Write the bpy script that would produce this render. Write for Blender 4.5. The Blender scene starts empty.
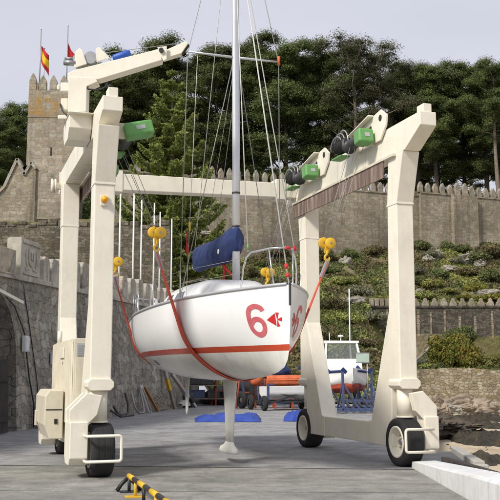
import bpy, bmesh, math, random
import numpy as np
from mathutils import Vector, Matrix, noise as mn

scene = bpy.context.scene
COL = scene.collection
PI = math.pi
R = math.radians
rnd = random.Random(7)

# ------------------------------------------------------------------ helpers
def tag(o, label=None, cat=None, group=None, kind=None):
    if label: o['label'] = label
    if cat: o['category'] = cat
    if group: o['group'] = group
    if kind: o['kind'] = kind
    return o

def empty(name, loc=(0, 0, 0), rz=0.0, label=None, cat=None, group=None):
    o = bpy.data.objects.new(name, None)
    COL.objects.link(o)
    o.location = loc
    o.rotation_euler = (0, 0, rz)
    o.empty_display_size = 0.2
    return tag(o, label, cat, group)

def frame_from(d, up=Vector((0, 0, 1))):
    d = Vector(d).normalized()
    if abs(d.dot(up)) > 0.98:
        up = Vector((0, 1, 0))
    x = d.cross(up).normalized()
    y = x.cross(d).normalized()
    return x, y, d

# parts of which every loose piece becomes a part of its own
SPLIT = set('''valve_block winch_cheek cross_tie guide_roller_plate sling_eye winch_bracket crossrail upright shelf bracket
coping cockpit_coaming cabin_window cover_plate boom_vang end_stand guard_wire handrail hydraulic_hose leg loose_gear mast_fitting
pin post sheet_winch stand step_bracket step thwart toe_rail top_bar sheave antenna voussoir arrow_slit rubbing_strake bolt
wheel_fork wheelhouse_frame weld_seam slew_motor hoist_drum lime_streak coping_stone red_tape frame_bar tread_groove cooling_fin'''.split())

class MB:
    """collects faces of one mesh"""
    def __init__(s):
        s.v = []; s.f = []; s.sm = []
    def add(s, verts, faces, smooth=False):
        n = len(s.v)
        s.v += [tuple(q) for q in verts]
        s.f += [tuple(i + n for i in f) for f in faces]
        s.sm += [smooth] * len(faces)
        return s
    def box(s, x0, x1, y0, y1, z0, z1):
        v = [(x, y, z) for z in (z0, z1) for y in (y0, y1) for x in (x0, x1)]
        return s.add(v, [(0, 2, 3, 1), (4, 5, 7, 6), (0, 1, 5, 4), (2, 6, 7, 3), (0, 4, 6, 2), (1, 3, 7, 5)])
    def bar(s, p, q, w, h, up=(0, 0, 1), w2=None, h2=None):
        """rectangular bar from p to q, w across, h along 'up'"""
        p = Vector(p); q = Vector(q)
        x, y, d = frame_from(q - p, Vector(up))
        w2 = w if w2 is None else w2; h2 = h if h2 is None else h2
        v = []
        for c, a, b in ((p, w, h), (q, w2, h2)):
            for sx, sy in ((-1, -1), (1, -1), (1, 1), (-1, 1)):
                v.append(c + x * (sx * a / 2) + y * (sy * b / 2))
        return s.add(v, [(0, 1, 2, 3), (7, 6, 5, 4), (0, 4, 5, 1), (1, 5, 6, 2), (2, 6, 7, 3), (3, 7, 4, 0)])
    def prism(s, poly, a0, a1, axis='x'):
        """2-D polygon extruded along an axis. poly coords: x->(y,z) y->(x,z) z->(x,y)"""
        n = len(poly)
        def P(c, a):
            if axis == 'x': return (a, c[0], c[1])
            if axis == 'y': return (c[0], a, c[1])
            return (c[0], c[1], a)
        v = [P(c, a0) for c in poly] + [P(c, a1) for c in poly]
        f = [tuple(range(n)), tuple(range(2 * n - 1, n - 1, -1))]
        for i in range(n):
            j = (i + 1) % n
            f.append((i, i + n, j + n, j))
        return s.add(v, f)
    def tube(s, pts, r, n=8, closed=False, caps=True, r2=None):
        pts = [Vector(p) for p in pts]
        m = len(pts); v = []; f = []
        prev = None
        for i, p in enumerate(pts):
            if closed:
                d = pts[(i + 1) % m] - pts[i - 1]
            else:
                d = pts[min(i + 1, m - 1)] - pts[max(i - 1, 0)]
            if prev is None:
                x, y, d = frame_from(d)
            else:
                d = d.normalized()
                x = (prev - d * prev.dot(d)).normalized()
                y = d.cross(x) * -1
                y = x.cross(d)
            prev = x
            rr = r[i] if isinstance(r, (list, tuple)) else r
            rr2 = rr if r2 is None else r2
            for k in range(n):
                a = 2 * PI * k / n
                v.append(p + x * (rr * math.cos(a)) + y * (rr2 * math.sin(a)))
        for i in range(m if closed else m - 1):
            j = (i + 1) % m
            for k in range(n):
                l = (k + 1) % n
                f.append((i * n + k, j * n + k, j * n + l, i * n + l))
        s.add(v, f, True)
        if caps and not closed:
            b = len(s.v) - len(v)
            s.f.append(tuple(b + k for k in range(n))); s.sm.append(False)
            s.f.append(tuple(b + (m - 1) * n + k for k in range(n - 1, -1, -1))); s.sm.append(False)
        return s
    def lathe(s, prof, c=(0, 0, 0), axis='x', n=24, smooth=True, caps=True):
        """profile [(along, radius)]"""
        v = []; f = []
        m = len(prof)
        for a, r in prof:
            for k in range(n):
                t = 2 * PI * k / n
                u, w = r * math.cos(t), r * math.sin(t)
                if axis == 'x': q = (a, u, w)
                elif axis == 'y': q = (w, a, u)
                else: q = (u, w, a)
                v.append((q[0] + c[0], q[1] + c[1], q[2] + c[2]))
        for i in range(m - 1):
            for k in range(n):
                l = (k + 1) % n
                f.append((i * n + k, (i + 1) * n + k, (i + 1) * n + l, i * n + l))
        s.add(v, f, smooth)
        b = len(s.v) - len(v)
        if caps and prof[0][1] > 1e-4:
            s.f.append(tuple(b + k for k in range(n))); s.sm.append(False)
        if caps and prof[-1][1] > 1e-4:
            s.f.append(tuple(b + (m - 1) * n + k for k in range(n - 1, -1, -1))); s.sm.append(False)
        return s
    def grid(s, rows, smooth=True, closed=False):
        """rows of equal length of points -> quads"""
        m = len(rows); n = len(rows[0])
        v = [p for r_ in rows for p in r_]
        f = []
        for i in range(m - 1):
            for k in range(n if closed else n - 1):
                l = (k + 1) % n
                f.append((i * n + k, i * n + l, (i + 1) * n + l, (i + 1) * n + k))
        return s.add(v, f, smooth)
    def pieces(s):
        p = list(range(len(s.v)))
        def f(i):
            while p[i] != i: p[i] = p[p[i]]; i = p[i]
            return i
        for q in s.f:
            for k in q[1:]:
                a, b = f(q[0]), f(k)
                if a != b: p[a] = b
        out = {}
        for q, m_ in zip(s.f, s.sm):
            d = out.setdefault(f(q[0]), (MB(), {}))
            mp_ = d[1]; r_ = []
            for k in q:
                if k not in mp_: mp_[k] = len(d[0].v); d[0].v.append(s.v[k])
                r_.append(mp_[k])
            d[0].f.append(tuple(r_)); d[0].sm.append(m_)
        return [d[0] for d in out.values()]
    def build(s, name, mat, parent=None, bevel=0.0, seg=2, recalc=True, loc=None):
        if name in SPLIT and parent is not None:
            ps = s.pieces()
            if len(ps) > 1:
                return [q.build(name, mat, parent, bevel, seg, recalc, loc) for q in ps][0]
        me = bpy.data.meshes.new(name)
        me.from_pydata(s.v, [], s.f)
        me.polygons.foreach_set('use_smooth', s.sm)
        if recalc:
            bm = bmesh.new(); bm.from_mesh(me)
            bmesh.ops.recalc_face_normals(bm, faces=bm.faces)
            bm.to_mesh(me); bm.free()
        me.update()
        o = bpy.data.objects.new(name, me)
        COL.objects.link(o)
        if mat: me.materials.append(mat)
        if parent: o.parent = parent
        if loc is not None: o.location = loc
        if bevel:
            b = o.modifiers.new('bevel', 'BEVEL')
            b.width = bevel; b.segments = seg; b.limit_method = 'ANGLE'; b.angle_limit = R(40)
            b.harden_normals = False
        return o

def copy_tree(o, parent=None):
    c = o.copy(); COL.objects.link(c)
    c.parent = parent
    for ch in list(o.children):
        copy_tree(ch, c)
    return c

def quads_mesh(name, cen, size, rg, mat, parent=None, aspect=1.6, nrm=None, kind=None):
    """many small leaf faces. cen (N,3), size (N,), optional preferred normals"""
    N = len(cen)
    a = rg.normal(size=(N, 3)); a /= np.linalg.norm(a, axis=1)[:, None]
    if nrm is not None:
        a = a * 0.8 + nrm; a /= np.linalg.norm(a, axis=1)[:, None]
    b = rg.normal(size=(N, 3)); b -= a * (a * b).sum(1)[:, None]
    b /= np.linalg.norm(b, axis=1)[:, None]
    c = np.cross(a, b)
    hs = size[:, None] * 0.5
    ba = b * hs * aspect; ca = c * hs
    V = np.stack([cen - ba, cen - ca * 0.9 + ba * 0.1, cen + ba, cen + ca * 0.9 - ba * 0.1], 1).reshape(-1, 3)
    me = bpy.data.meshes.new(name)
    me.vertices.add(N * 4); me.loops.add(N * 4); me.polygons.add(N)
    me.vertices.foreach_set('co', V.astype(np.float32).ravel())
    me.loops.foreach_set('vertex_index', np.arange(N * 4, dtype=np.int32))
    me.polygons.foreach_set('loop_start', np.arange(0, N * 4, 4, dtype=np.int32))
    me.polygons.foreach_set('loop_total', np.full(N, 4, dtype=np.int32))
    me.update(calc_edges=True); me.validate()
    o = bpy.data.objects.new(name, me); COL.objects.link(o)
    me.materials.append(mat)
    if parent: o.parent = parent
    return o

# ------------------------------------------------------------------ materials
def lin(r, g, b):
    f = lambda c: c / 12.92 if c <= 0.04045 else ((c + 0.055) / 1.055) ** 2.4
    return (f(r / 255), f(g / 255), f(b / 255), 1)

class NT:
    def __init__(s, name):
        s.m = bpy.data.materials.new(name); s.m.use_nodes = True
        s.t = s.m.node_tree; s.n = s.t.nodes
        s.p = s.n['Principled BSDF']
    def link(s, a, b): s.t.links.new(a, b)
    def coord(s, scale=(1, 1, 1), rot=(0, 0, 0), kind='Object'):
        tc = s.n.new('ShaderNodeTexCoord'); mp = s.n.new('ShaderNodeMapping')
        mp.inputs['Scale'].default_value = scale; mp.inputs['Rotation'].default_value = rot
        s.link(tc.outputs[kind], mp.inputs['Vector'])
        return mp.outputs['Vector']
    def noise(s, vec, scale, detail=4, rough=0.6):
        n = s.n.new('ShaderNodeTexNoise')
        n.inputs['Scale'].default_value = scale; n.inputs['Detail'].default_value = detail
        n.inputs['Roughness'].default_value = rough
        s.link(vec, n.inputs['Vector'])
        return n.outputs['Fac']
    def ramp(s, fac, stops):
        r = s.n.new('ShaderNodeValToRGB')
        e = r.color_ramp.elements
        e[0].position, e[0].color = stops[0][0], stops[0][1]
        e[1].position, e[1].color = stops[-1][0], stops[-1][1]
        for p, c in stops[1:-1]:
            x = e.new(p); x.color = c
        s.link(fac, r.inputs['Fac'])
        return r.outputs['Color']
    def mix(s, fac, a, b, mode='MIX'):
        m = s.n.new('ShaderNodeMix'); m.data_type = 'RGBA'; m.blend_type = mode
        for i, v in ((0, fac), (6, a), (7, b)):
            if isinstance(v, (int, float, tuple)): m.inputs[i].default_value = v
            else: s.link(v, m.inputs[i])
        return m.outputs[2]
    def math(s, op, a, b=0.0):
        m = s.n.new('ShaderNodeMath'); m.operation = op
        for i, v in ((0, a), (1, b)):
            if isinstance(v, (int, float)): m.inputs[i].default_value = v
            else: s.link(v, m.inputs[i])
        return m.outputs[0]
    def bump(s, h, strength=0.3, dist=0.02):
        b = s.n.new('ShaderNodeBump')
        b.inputs['Strength'].default_value = strength; b.inputs['Distance'].default_value = dist
        s.link(h, b.inputs['Height']); s.link(b.outputs['Normal'], s.p.inputs['Normal'])
    def out(s, col=None, rough=0.6, metal=0.0, spec=None):
        if col is not None:
            if isinstance(col, tuple): s.p.inputs['Base Color'].default_value = col
            else: s.link(col, s.p.inputs['Base Color'])
        if isinstance(rough, (int, float)): s.p.inputs['Roughness'].default_value = rough
        else: s.link(rough, s.p.inputs['Roughness'])
        s.p.inputs['Metallic'].default_value = metal
        if spec is not None: s.p.inputs['Specular IOR Level'].default_value = spec
        return s.m

G = lambda v: (v, v, v, 1)

def scl(c, k): return (min(1, c[0] * k), min(1, c[1] * k), min(1, c[2] * k), 1)

def basic(name, col, rough=0.55, metal=0.0, var=0.12, scale=3.0, bump=0.0, bscale=60, spec=None):
    t = NT(name); c = t.coord()
    n = t.noise(c, scale, 5, 0.65)
    colr = t.ramp(n, [(0.3, scl(col, 1 - var)), (0.7, scl(col, 1 + var * .6))])
    if bump:
        t.bump(t.noise(c, bscale, 3), bump, 0.01)
    return t.out(colr, rough, metal, spec)

def painted(name, col, dirt=(0.22, 0.17, 0.11, 1), amount=0.55, rough=0.42, streak=0.35):
    """old painted steel: runs of dirt, rust freckles and chips, rubbed and patched areas"""
    t = NT(name); c = t.coord()
    cs = t.coord(scale=(4, 4, 0.7)); cs2 = t.coord(scale=(16, 16, 1.0))
    n1 = t.noise(c, 1.1, 6, 0.7); n2 = t.noise(cs, 1.6, 5, 0.7); n3 = t.noise(c, 24, 4, 0.75); n4 = t.noise(cs2, 1.3, 3, .6); n5 = t.noise(c, 2.7, 6, .8)
    base = t.ramp(n1, [(0.28, scl(col, .86)), (0.5, scl(col, .97)), (0.72, col)])
    a = t.mix(t.ramp(n5, [(0.48, G(0)), (0.70, G(streak * .8))]), base, scl(dirt, 2.0))
    a = t.mix(t.ramp(n2, [(0.50, G(0)), (0.78, G(streak))]), a, scl(dirt, 1.5))
    a = t.mix(t.ramp(n4, [(0.66, G(0)), (0.80, G(streak * 1.1))]), a, (0.26, 0.15, 0.07, 1))
    chips = t.math('MULTIPLY', t.ramp(n3, [(0.66, G(0)), (0.70, G(amount))]), t.ramp(n5, [(0.45, G(0)), (0.6, G(1))]))
    a = t.mix(chips, a, (0.17, 0.085, 0.04, 1))
    t.bump(t.math('ADD', t.noise(c, 9, 2), t.math('MULTIPLY', chips, -1.5)), 0.10, 0.015)
    return t.out(a, t.math('ADD', t.math('MULTIPLY', n5, 0.35), rough - .12))

def leafmat(name, stops, rough=0.75, trans=0.12):
    t = NT(name)
    g = t.n.new('ShaderNodeNewGeometry')
    oi = t.n.new('ShaderNodeObjectInfo')
    c = t.coord()
    big = t.noise(c, 0.55, 2, 0.5)
    v = t.math('ADD', t.math('MULTIPLY', g.outputs['Random Per Island'], 0.55), t.math('MULTIPLY', big, 0.45))
    col = t.ramp(v, stops)
    h = t.n.new('ShaderNodeHueSaturation')
    t.link(t.math('ADD', t.math('MULTIPLY', oi.outputs['Random'], 0.03), 0.485), h.inputs['Hue'])
    t.link(t.math('ADD', t.math('MULTIPLY', oi.outputs['Random'], 0.5), 0.78), h.inputs['Value'])
    t.link(col, h.inputs['Color'])
    t.out(h.outputs['Color'], rough, 0, 0.15)
    tr = t.n.new('ShaderNodeBsdfTranslucent'); t.link(h.outputs['Color'], tr.inputs['Color'])
    ms = t.n.new('ShaderNodeMixShader'); ms.inputs[0].default_value = trans
    t.link(t.p.outputs[0], ms.inputs[1]); t.link(tr.outputs[0], ms.inputs[2])
    t.link(ms.outputs[0], t.n['Material Output'].inputs['Surface'])
    return t.m

def masonry(name, c1, c2, mortar, bw=0.7, bh=0.32, msize=0.02, distort=0.12, moss=None, dark=0.5,
            streak=True, bump=0.8, skew=0.0, stain_scale=0.25, lichen=None, rand=0.55, joint=0.8, contrast=0.75):
    """rough coursed stone on local (x, z): irregular cells with worn joints, stains and rain streaks"""
    t = NT(name)
    tc = t.n.new('ShaderNodeTexCoord')
    sep = t.n.new('ShaderNodeSeparateXYZ'); t.link(tc.outputs['Object'], sep.inputs[0])
    cmb = t.n.new('ShaderNodeCombineXYZ')
    ax = t.math('ADD', sep.outputs['X'], t.math('MULTIPLY', sep.outputs['Y'], 0.8))
    if skew: ax = t.math('ADD', ax, t.math('MULTIPLY', sep.outputs['Z'], skew))
    t.link(t.math('MULTIPLY', ax, 1 / bw), cmb.inputs[0]); t.link(t.math('MULTIPLY', sep.outputs['Z'], 1 / bh), cmb.inputs[1])
    nz = t.n.new('ShaderNodeTexNoise'); nz.inputs['Scale'].default_value = 1.1 / bh; nz.inputs['Detail'].default_value = 4; nz.inputs['Roughness'].default_value = .65
    t.link(tc.outputs['Object'], nz.inputs['Vector'])
    vm = t.n.new('ShaderNodeVectorMath'); vm.operation = 'MULTIPLY_ADD'
    vm.inputs[1].default_value = (distort * 2.2, distort * 2.2, 0)
    t.link(nz.outputs['Color'], vm.inputs[0]); t.link(cmb.outputs[0], vm.inputs[2])
    def vor(feature):
        v = t.n.new('ShaderNodeTexVoronoi'); v.voronoi_dimensions = '2D'; v.feature = feature
        v.inputs['Scale'].default_value = 1.0; v.inputs['Randomness'].default_value = rand
        t.link(vm.outputs[0], v.inputs['Vector']); return v
    v1 = vor('F1'); v2 = vor('DISTANCE_TO_EDGE')
    sc_ = t.n.new('ShaderNodeSeparateColor'); t.link(v1.outputs['Color'], sc_.inputs[0])
    col = t.ramp(sc_.outputs[0], [(0.0, scl(c1, .88)), (0.35, c1), (0.75, scl(c2, .95)), (1.0, scl(c2, 1.04))])
    warm = t.ramp(sc_.outputs[1], [(0.55, G(0)), (0.95, G(.35))])
    col = t.mix(warm, col, (c1[0] * 1.15, c1[1] * .92, c1[2] * .72, 1))
    c = t.coord()
    nA = t.noise(c, 1.3 / bh, 6, 0.75); nB = t.noise(c, stain_scale, 6, 0.7); nC = t.noise(c, 9 / bh, 3, .7)
    edge = t.math('ADD', v2.outputs['Distance'], t.math('MULTIPLY', t.math('SUBTRACT', nA, .5), .10))
    mfac = t.ramp(edge, [(0.0, G(joint)), (msize * 1.3, G(joint * .8)), (msize * 3.2, G(0))])
    col = t.mix(mfac, col, mortar)
    col = t.mix(contrast, col, t.ramp(nA, [(0.28, G(0.45)), (0.5, G(0.98)), (0.75, G(1.4))]), 'MULTIPLY')
    col = t.mix(.5, col, t.ramp(nC, [(0.3, G(0.6)), (0.7, G(1.3))]), 'MULTIPLY')
    col = t.mix(t.ramp(nB, [(0.42, G(0)), (0.68, G(dark))]), col, scl(c1, 0.34))
    if streak:
        ns = t.noise(t.coord(scale=(1.3, 1.3, 0.10)), 0.9, 5, 0.65)
        col = t.mix(t.ramp(ns, [(0.50, G(0)), (0.74, G(dark))]), col, scl(c1, 0.30))
    if moss:
        nm = t.noise(c, stain_scale * 2.3, 6, 0.75)
        col = t.mix(t.ramp(nm, [(0.54, G(0)), (0.68, G(0.7))]), col, moss)
    if lichen:
        nl = t.noise(c, 0.8, 6, 0.75)
        zz = t.ramp(t.math('MULTIPLY', t.math('SUBTRACT', sep.outputs['Z'], lichen[1]), 1.0 / (lichen[2] - lichen[1])),
                    [(0.0, G(0)), (0.25, G(1)), (0.75, G(1)), (1.0, G(0))])
        col = t.mix(t.math('MULTIPLY', zz, t.ramp(nl, [(0.44, G(0)), (0.58, G(0.9))])), col, lichen[0])
    h = t.math('ADD', t.math('MULTIPLY', t.ramp(edge, [(0, G(0)), (msize * 4, G(1))]), 0.6), t.math('ADD', t.math('MULTIPLY', nA, 0.7), t.math('MULTIPLY', sc_.outputs[2], .35)))
    t.bump(h, bump, bh * 0.2)
    return t.out(col, 0.95, 0, 0.1)

M = {}
M['cream'] = painted('cream_paint', (0.83, 0.785, 0.66, 1), streak=.16, amount=.7)
M['cream2'] = painted('cream_paint_cabinet', (0.69, 0.64, 0.51, 1), streak=.28, amount=.8)
M['tyre'] = basic('tyre_rubber', (0.022, 0.022, 0.022, 1), 0.85, var=.3, bump=.15, bscale=40)
M['black'] = basic('black_plastic', (0.02, 0.02, 0.02, 1), 0.5, var=.2)
M['dark'] = basic('dark_metal', (0.06, 0.06, 0.06, 1), 0.5, .4, var=.3)
M['green'] = painted('green_cover', (0.13, 0.35, 0.10, 1), (0.04, 0.07, 0.03, 1), .5, .5, .4)
M['blue'] = basic('blue_motor', (0.02, 0.09, 0.42, 1), 0.5, var=.15)
M['yellow'] = painted('yellow_paint', (0.74, 0.44, 0.02, 1), (0.16, 0.09, 0.02, 1), .8, .5, .4)
M['amber'] = basic('amber_lens', (0.85, 0.38, 0.01, 1), 0.25, var=.05)
M['grey'] = basic('grey_metal', (0.34, 0.34, 0.35, 1), 0.42, .6, var=.2)
M['steel'] = basic('stainless', (0.62, 0.62, 0.63, 1), 0.28, .85, var=.08)
M['alu'] = basic('mast_aluminium', (0.60, 0.61, 0.63, 1), 0.34, .55, var=.06)
M['rope'] = basic('pale_rope', (0.55, 0.54, 0.50, 1), 0.8, var=.15, scale=30)
M['wire'] = basic('wire_rope', (0.30, 0.30, 0.29, 1), 0.5, .3, var=.2, scale=30)
M['sling'] = basic('red_webbing', (0.62, 0.085, 0.04, 1), 0.8, var=.18, scale=7, bump=.2, bscale=120)
M['slingred'] = basic('red_flag', (0.50, 0.012, 0.02, 1), 0.8, var=.1)
M['flagyellow'] = basic('flag_yellow', (0.80, 0.48, 0.01, 1), 0.8, var=.1)
M['redpaint'] = basic('red_hull_paint', (0.60, 0.13, 0.15, 1), 0.5, var=.2, scale=10)
M['redmark'] = basic('red_mark', (0.58, 0.02, 0.025, 1), 0.5, var=.1)
M['navy'] = basic('navy_canvas', (0.017, 0.034, 0.125, 1), 0.85, var=.3, scale=5, bump=.5, bscale=9)
M['tarp'] = basic('blue_tarpaulin', (0.022, 0.06, 0.33, 1), 0.55, var=.3, scale=4)
M['bluesteel'] = basic('blue_steel', (0.065, 0.088, 0.19, 1), 0.6, var=.4, scale=5)
M['orange'] = basic('orange_tarpaulin', (0.62, 0.14, 0.05, 1), 0.7, var=.3, scale=3)
M['redrust'] = basic('red_oxide_steel', (0.36, 0.06, 0.03, 1), 0.7, var=.4, scale=5)
M['white'] = basic('white_gelcoat', (0.80, 0.80, 0.78, 1), 0.3, var=.05)
M['whitepaint'] = painted('white_paint_worn', (0.70, 0.71, 0.71, 1), (0.20, 0.18, 0.14, 1), .8, .7, .45)
M['glass'] = basic('smoked_glass', (0.05, 0.06, 0.07, 1), 0.12, var=.1)
M['wood'] = basic('weathered_wood', (0.30, 0.25, 0.19, 1), 0.85, var=.4, scale=4, bump=.4, bscale=25)
M['woodorange'] = basic('orange_brown_wood', (0.42, 0.20, 0.08, 1), 0.85, var=.35, scale=6)
M['darkwood'] = basic('dark_timber', (0.045, 0.035, 0.03, 1), 0.9, var=.4, scale=3, bump=.4)
M['greenpaint'] = basic('pale_green_sign', (0.40, 0.50, 0.42, 1), 0.5, var=.1)
M['vent'] = basic('grey_louvre', (0.40, 0.41, 0.42, 1), 0.5, var=.1)
M['strap'] = basic('grey_strap', (0.33, 0.35, 0.40, 1), 0.7, var=.15)
M['bark'] = basic('bark', (0.085, 0.066, 0.05, 1), 0.95, var=.45, scale=2.5)
M['barkpale'] = basic('pale_bark', (0.21, 0.17, 0.13, 1), 0.95, var=.4, scale=2.5)

# rusty red guide plate
t = NT('rusty_guide_plate'); c = t.coord(); cs = t.coord(scale=(6, 6, 0.6))
col = t.ramp(t.noise(cs, 1.5, 5, 0.7), [(0.3, (0.09, 0.055, 0.042, 1)), (0.5, (0.19, 0.13, 0.105, 1)), (0.72, (0.40, 0.35, 0.30, 1))])
t.bump(t.noise(c, 20, 3), .2, .01)
M['rustplate'] = t.out(col, 0.8)

# hull: white gelcoat, red boot stripe at the waterline, off-white bottom
t = NT('hull_paint'); tc = t.n.new('ShaderNodeTexCoord'); sp = t.n.new('ShaderNodeSeparateXYZ')
t.link(tc.outputs['Object'], sp.inputs[0]); c = t.coord()
zz = t.math('ADD', sp.outputs['Z'], 0.0)
top = t.ramp(t.noise(c, 1.2, 4), [(0.3, (0.85, 0.855, 0.85, 1)), (0.7, (0.88, 0.885, 0.88, 1))])
bot = t.ramp(t.noise(t.coord(scale=(1, 1, .5)), 3.5, 5, .7), [(0.3, (0.66, 0.645, 0.58, 1)), (0.6, (0.81, 0.80, 0.76, 1))])
isb = t.ramp(zz, [(0.0, G(1)), (1.0, G(0))])
lo = t.n.new('ShaderNodeMath'); lo.operation = 'LESS_THAN'; t.link(zz, lo.inputs[0]); lo.inputs[1].default_value = 2.10
hi = t.n.new('ShaderNodeMath'); hi.operation = 'LESS_THAN'; t.link(zz, hi.inputs[0]); hi.inputs[1].default_value = 2.205
st_ = t.ramp(t.noise(t.coord(scale=(2.2, 2.2, .25)), 2.0, 6, .75), [(0.54, G(0)), (0.78, G(.16))])
top = t.mix(st_, top, (0.52, 0.47, 0.36, 1))
top = t.mix(t.ramp(t.noise(c, 14, 5, .75), [(0.62, G(0)), (0.72, G(.12))]), top, (0.45, 0.43, 0.38, 1))
cc = t.mix(hi.outputs[0], top, (0.50, 0.065, 0.025, 1))
cc = t.mix(lo.outputs[0], cc, bot)
t.p.inputs['Coat Weight'].default_value = 0.25
M['hull'] = t.out(cc, 0.28)
M['keel'] = basic('keel_paint', (0.70, 0.69, 0.64, 1), 0.5, var=.12, scale=4)

t = NT('clear_glass'); t.out((.35, .40, .40, 1), .05)
tr = t.n.new('ShaderNodeBsdfTransparent'); tr.inputs[0].default_value = (.82, .86, .85, 1)
ms = t.n.new('ShaderNodeMixShader'); ms.inputs[0].default_value = .25
t.link(tr.outputs[0], ms.inputs[1]); t.link(t.p.outputs[0], ms.inputs[2]); t.link(ms.outputs[0], t.n['Material Output'].inputs['Surface'])
M['clearglass'] = t.m

# ground
def groundmat(name, ca, cb, cd, s=1.0, crack=True, rough=.9, bump=.25):
    t = NT(name); c = t.coord()
    n1 = t.noise(c, .35 * s, 6, .65); n2 = t.noise(t.coord(scale=(.6, 1.1, 1)), .6 * s, 6, .75); n3 = t.noise(c, 26, 4, .75)
    n4 = t.noise(c, 2.6, 6, .75)
    a = t.ramp(n1, [(0.32, ca), (0.68, cb)])
    a = t.mix(t.ramp(n2, [(0.46, G(0)), (0.66, G(.9))]), a, cd)
    a = t.mix(0.55, a, t.ramp(n3, [(0.3, G(.62)), (0.7, G(1.3))]), 'MULTIPLY')
    a = t.mix(0.85, a, t.ramp(n4, [(0.3, G(.66)), (0.7, G(1.25))]), 'MULTIPLY')
    if crack:
        vo = t.n.new('ShaderNodeTexVoronoi'); vo.feature = 'DISTANCE_TO_EDGE'; vo.inputs['Scale'].default_value = .16
        wv = t.n.new('ShaderNodeVectorMath'); wv.operation = 'MULTIPLY_ADD'; wv.inputs[1].default_value = (.9, .9, 0)
        nn = t.n.new('ShaderNodeTexNoise'); nn.inputs['Scale'].default_value = 1.3; nn.inputs['Detail'].default_value = 5
        t.link(c, nn.inputs['Vector']); t.link(nn.outputs['Color'], wv.inputs[0]); t.link(c, wv.inputs[2])
        t.link(wv.outputs[0], vo.inputs['Vector'])
        a = t.mix(t.ramp(vo.outputs['Distance'], [(0.0, G(.28)), (0.008, G(0))]), a, scl(ca, .3))
    # wheel tracks, oil and water stains
    nt_ = t.noise(t.coord(scale=(.35, 1.3, 1), rot=(0, 0, R(25))), .9, 6, .75)
    a = t.mix(t.ramp(nt_, [(0.50, G(0)), (0.68, G(.4))]), a, scl(ca, .55))
    nd = t.noise(c, 6.5, 5, .8)
    a = t.mix(t.ramp(nd, [(0.63, G(0)), (0.70, G(.6))]), a, scl(ca, .42))
    n5 = t.noise(c, .9, 3, .5)
    a = t.mix(t.ramp(n5, [(0.60, G(0)), (0.70, G(.45))]), a, scl(ca, .45))
    t.bump(t.math('ADD', n3, t.math('MULTIPLY', n4, .6)), bump, .012)
    return t.out(a, rough, 0, .25)
M['asphalt'] = groundmat('asphalt_yard', (0.225, 0.223, 0.222, 1), (0.315, 0.313, 0.312, 1), (0.37, 0.366, 0.36, 1))
M['concrete'] = groundmat('quay_concrete', (0.235, 0.228, 0.205, 1), (0.325, 0.315, 0.285, 1), (0.185, 0.182, 0.168, 1), s=1.6)
M['jointdark'] = basic('joint_filler', (0.05, 0.05, 0.05, 1), .9, var=.4, scale=8)
M['rampgrey'] = groundmat('slipway_concrete', (0.11, 0.115, 0.12, 1), (0.17, 0.175, 0.18, 1), (0.2, 0.2, 0.2, 1), crack=False)
M['kerbgrey'] = basic('pale_concrete', (0.42, 0.40, 0.36, 1), .9, var=.2, scale=4, bump=.3, bscale=30)

t = NT('beach_sand'); c = t.coord()
col = t.ramp(t.noise(c, .35, 6, .65), [(0.3, (0.32, 0.255, 0.165, 1)), (0.55, (0.50, 0.42, 0.30, 1)), (0.75, (0.56, 0.49, 0.36, 1))])
col = t.mix(.5, col, t.ramp(t.noise(c, 9, 4, .7), [(0.3, G(.7)), (0.7, G(1.2))]), 'MULTIPLY')
t.bump(t.noise(c, 5, 5), .5, .05)
M['sand'] = t.out(col, .95, 0, .1)
M['seaweed'] = basic('seaweed', (0.040, 0.031, 0.016, 1), .8, var=.85, scale=2.6, bump=1., bscale=7)
M['rockdark'] = basic('wet_brown_rock', (0.085, 0.065, 0.045, 1), .9, var=.5, scale=1.6, bump=.9, bscale=5)
M['rock'] = basic('pinkish_rock', (0.31, 0.25, 0.185, 1), .95, var=.45, scale=.9, bump=1., bscale=4)
M['rockgrey'] = basic('grey_rock', (0.31, 0.285, 0.235, 1), .95, var=.5, scale=1.2, bump=1., bscale=4)
M['sea'] = basic('sea_water', (0.03, 0.06, 0.07, 1), .12, var=.2, scale=.1, bump=.3, bscale=.6)

t = NT('hillside_soil'); c = t.coord()
col = t.ramp(t.noise(c, .30, 6, .7), [(0.28, (0.065, 0.07, 0.026, 1)), (0.44, (0.12, 0.125, 0.045, 1)), (0.56, (0.18, 0.145, 0.08, 1)), (0.72, (0.28, 0.24, 0.17, 1))])
col = t.mix(.7, col, t.ramp(t.noise(c, 2.5, 5, .75), [(0.3, G(.5)), (0.7, G(1.4))]), 'MULTIPLY')
t.bump(t.noise(c, 1.5, 5), 1., .3)
M['hill'] = t.out(col, .95, 0, .1)
M['grass'] = basic('grass_ground', (0.10, 0.145, 0.04, 1), .95, var=.5, scale=1.3, bump=.8, bscale=8)

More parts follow.
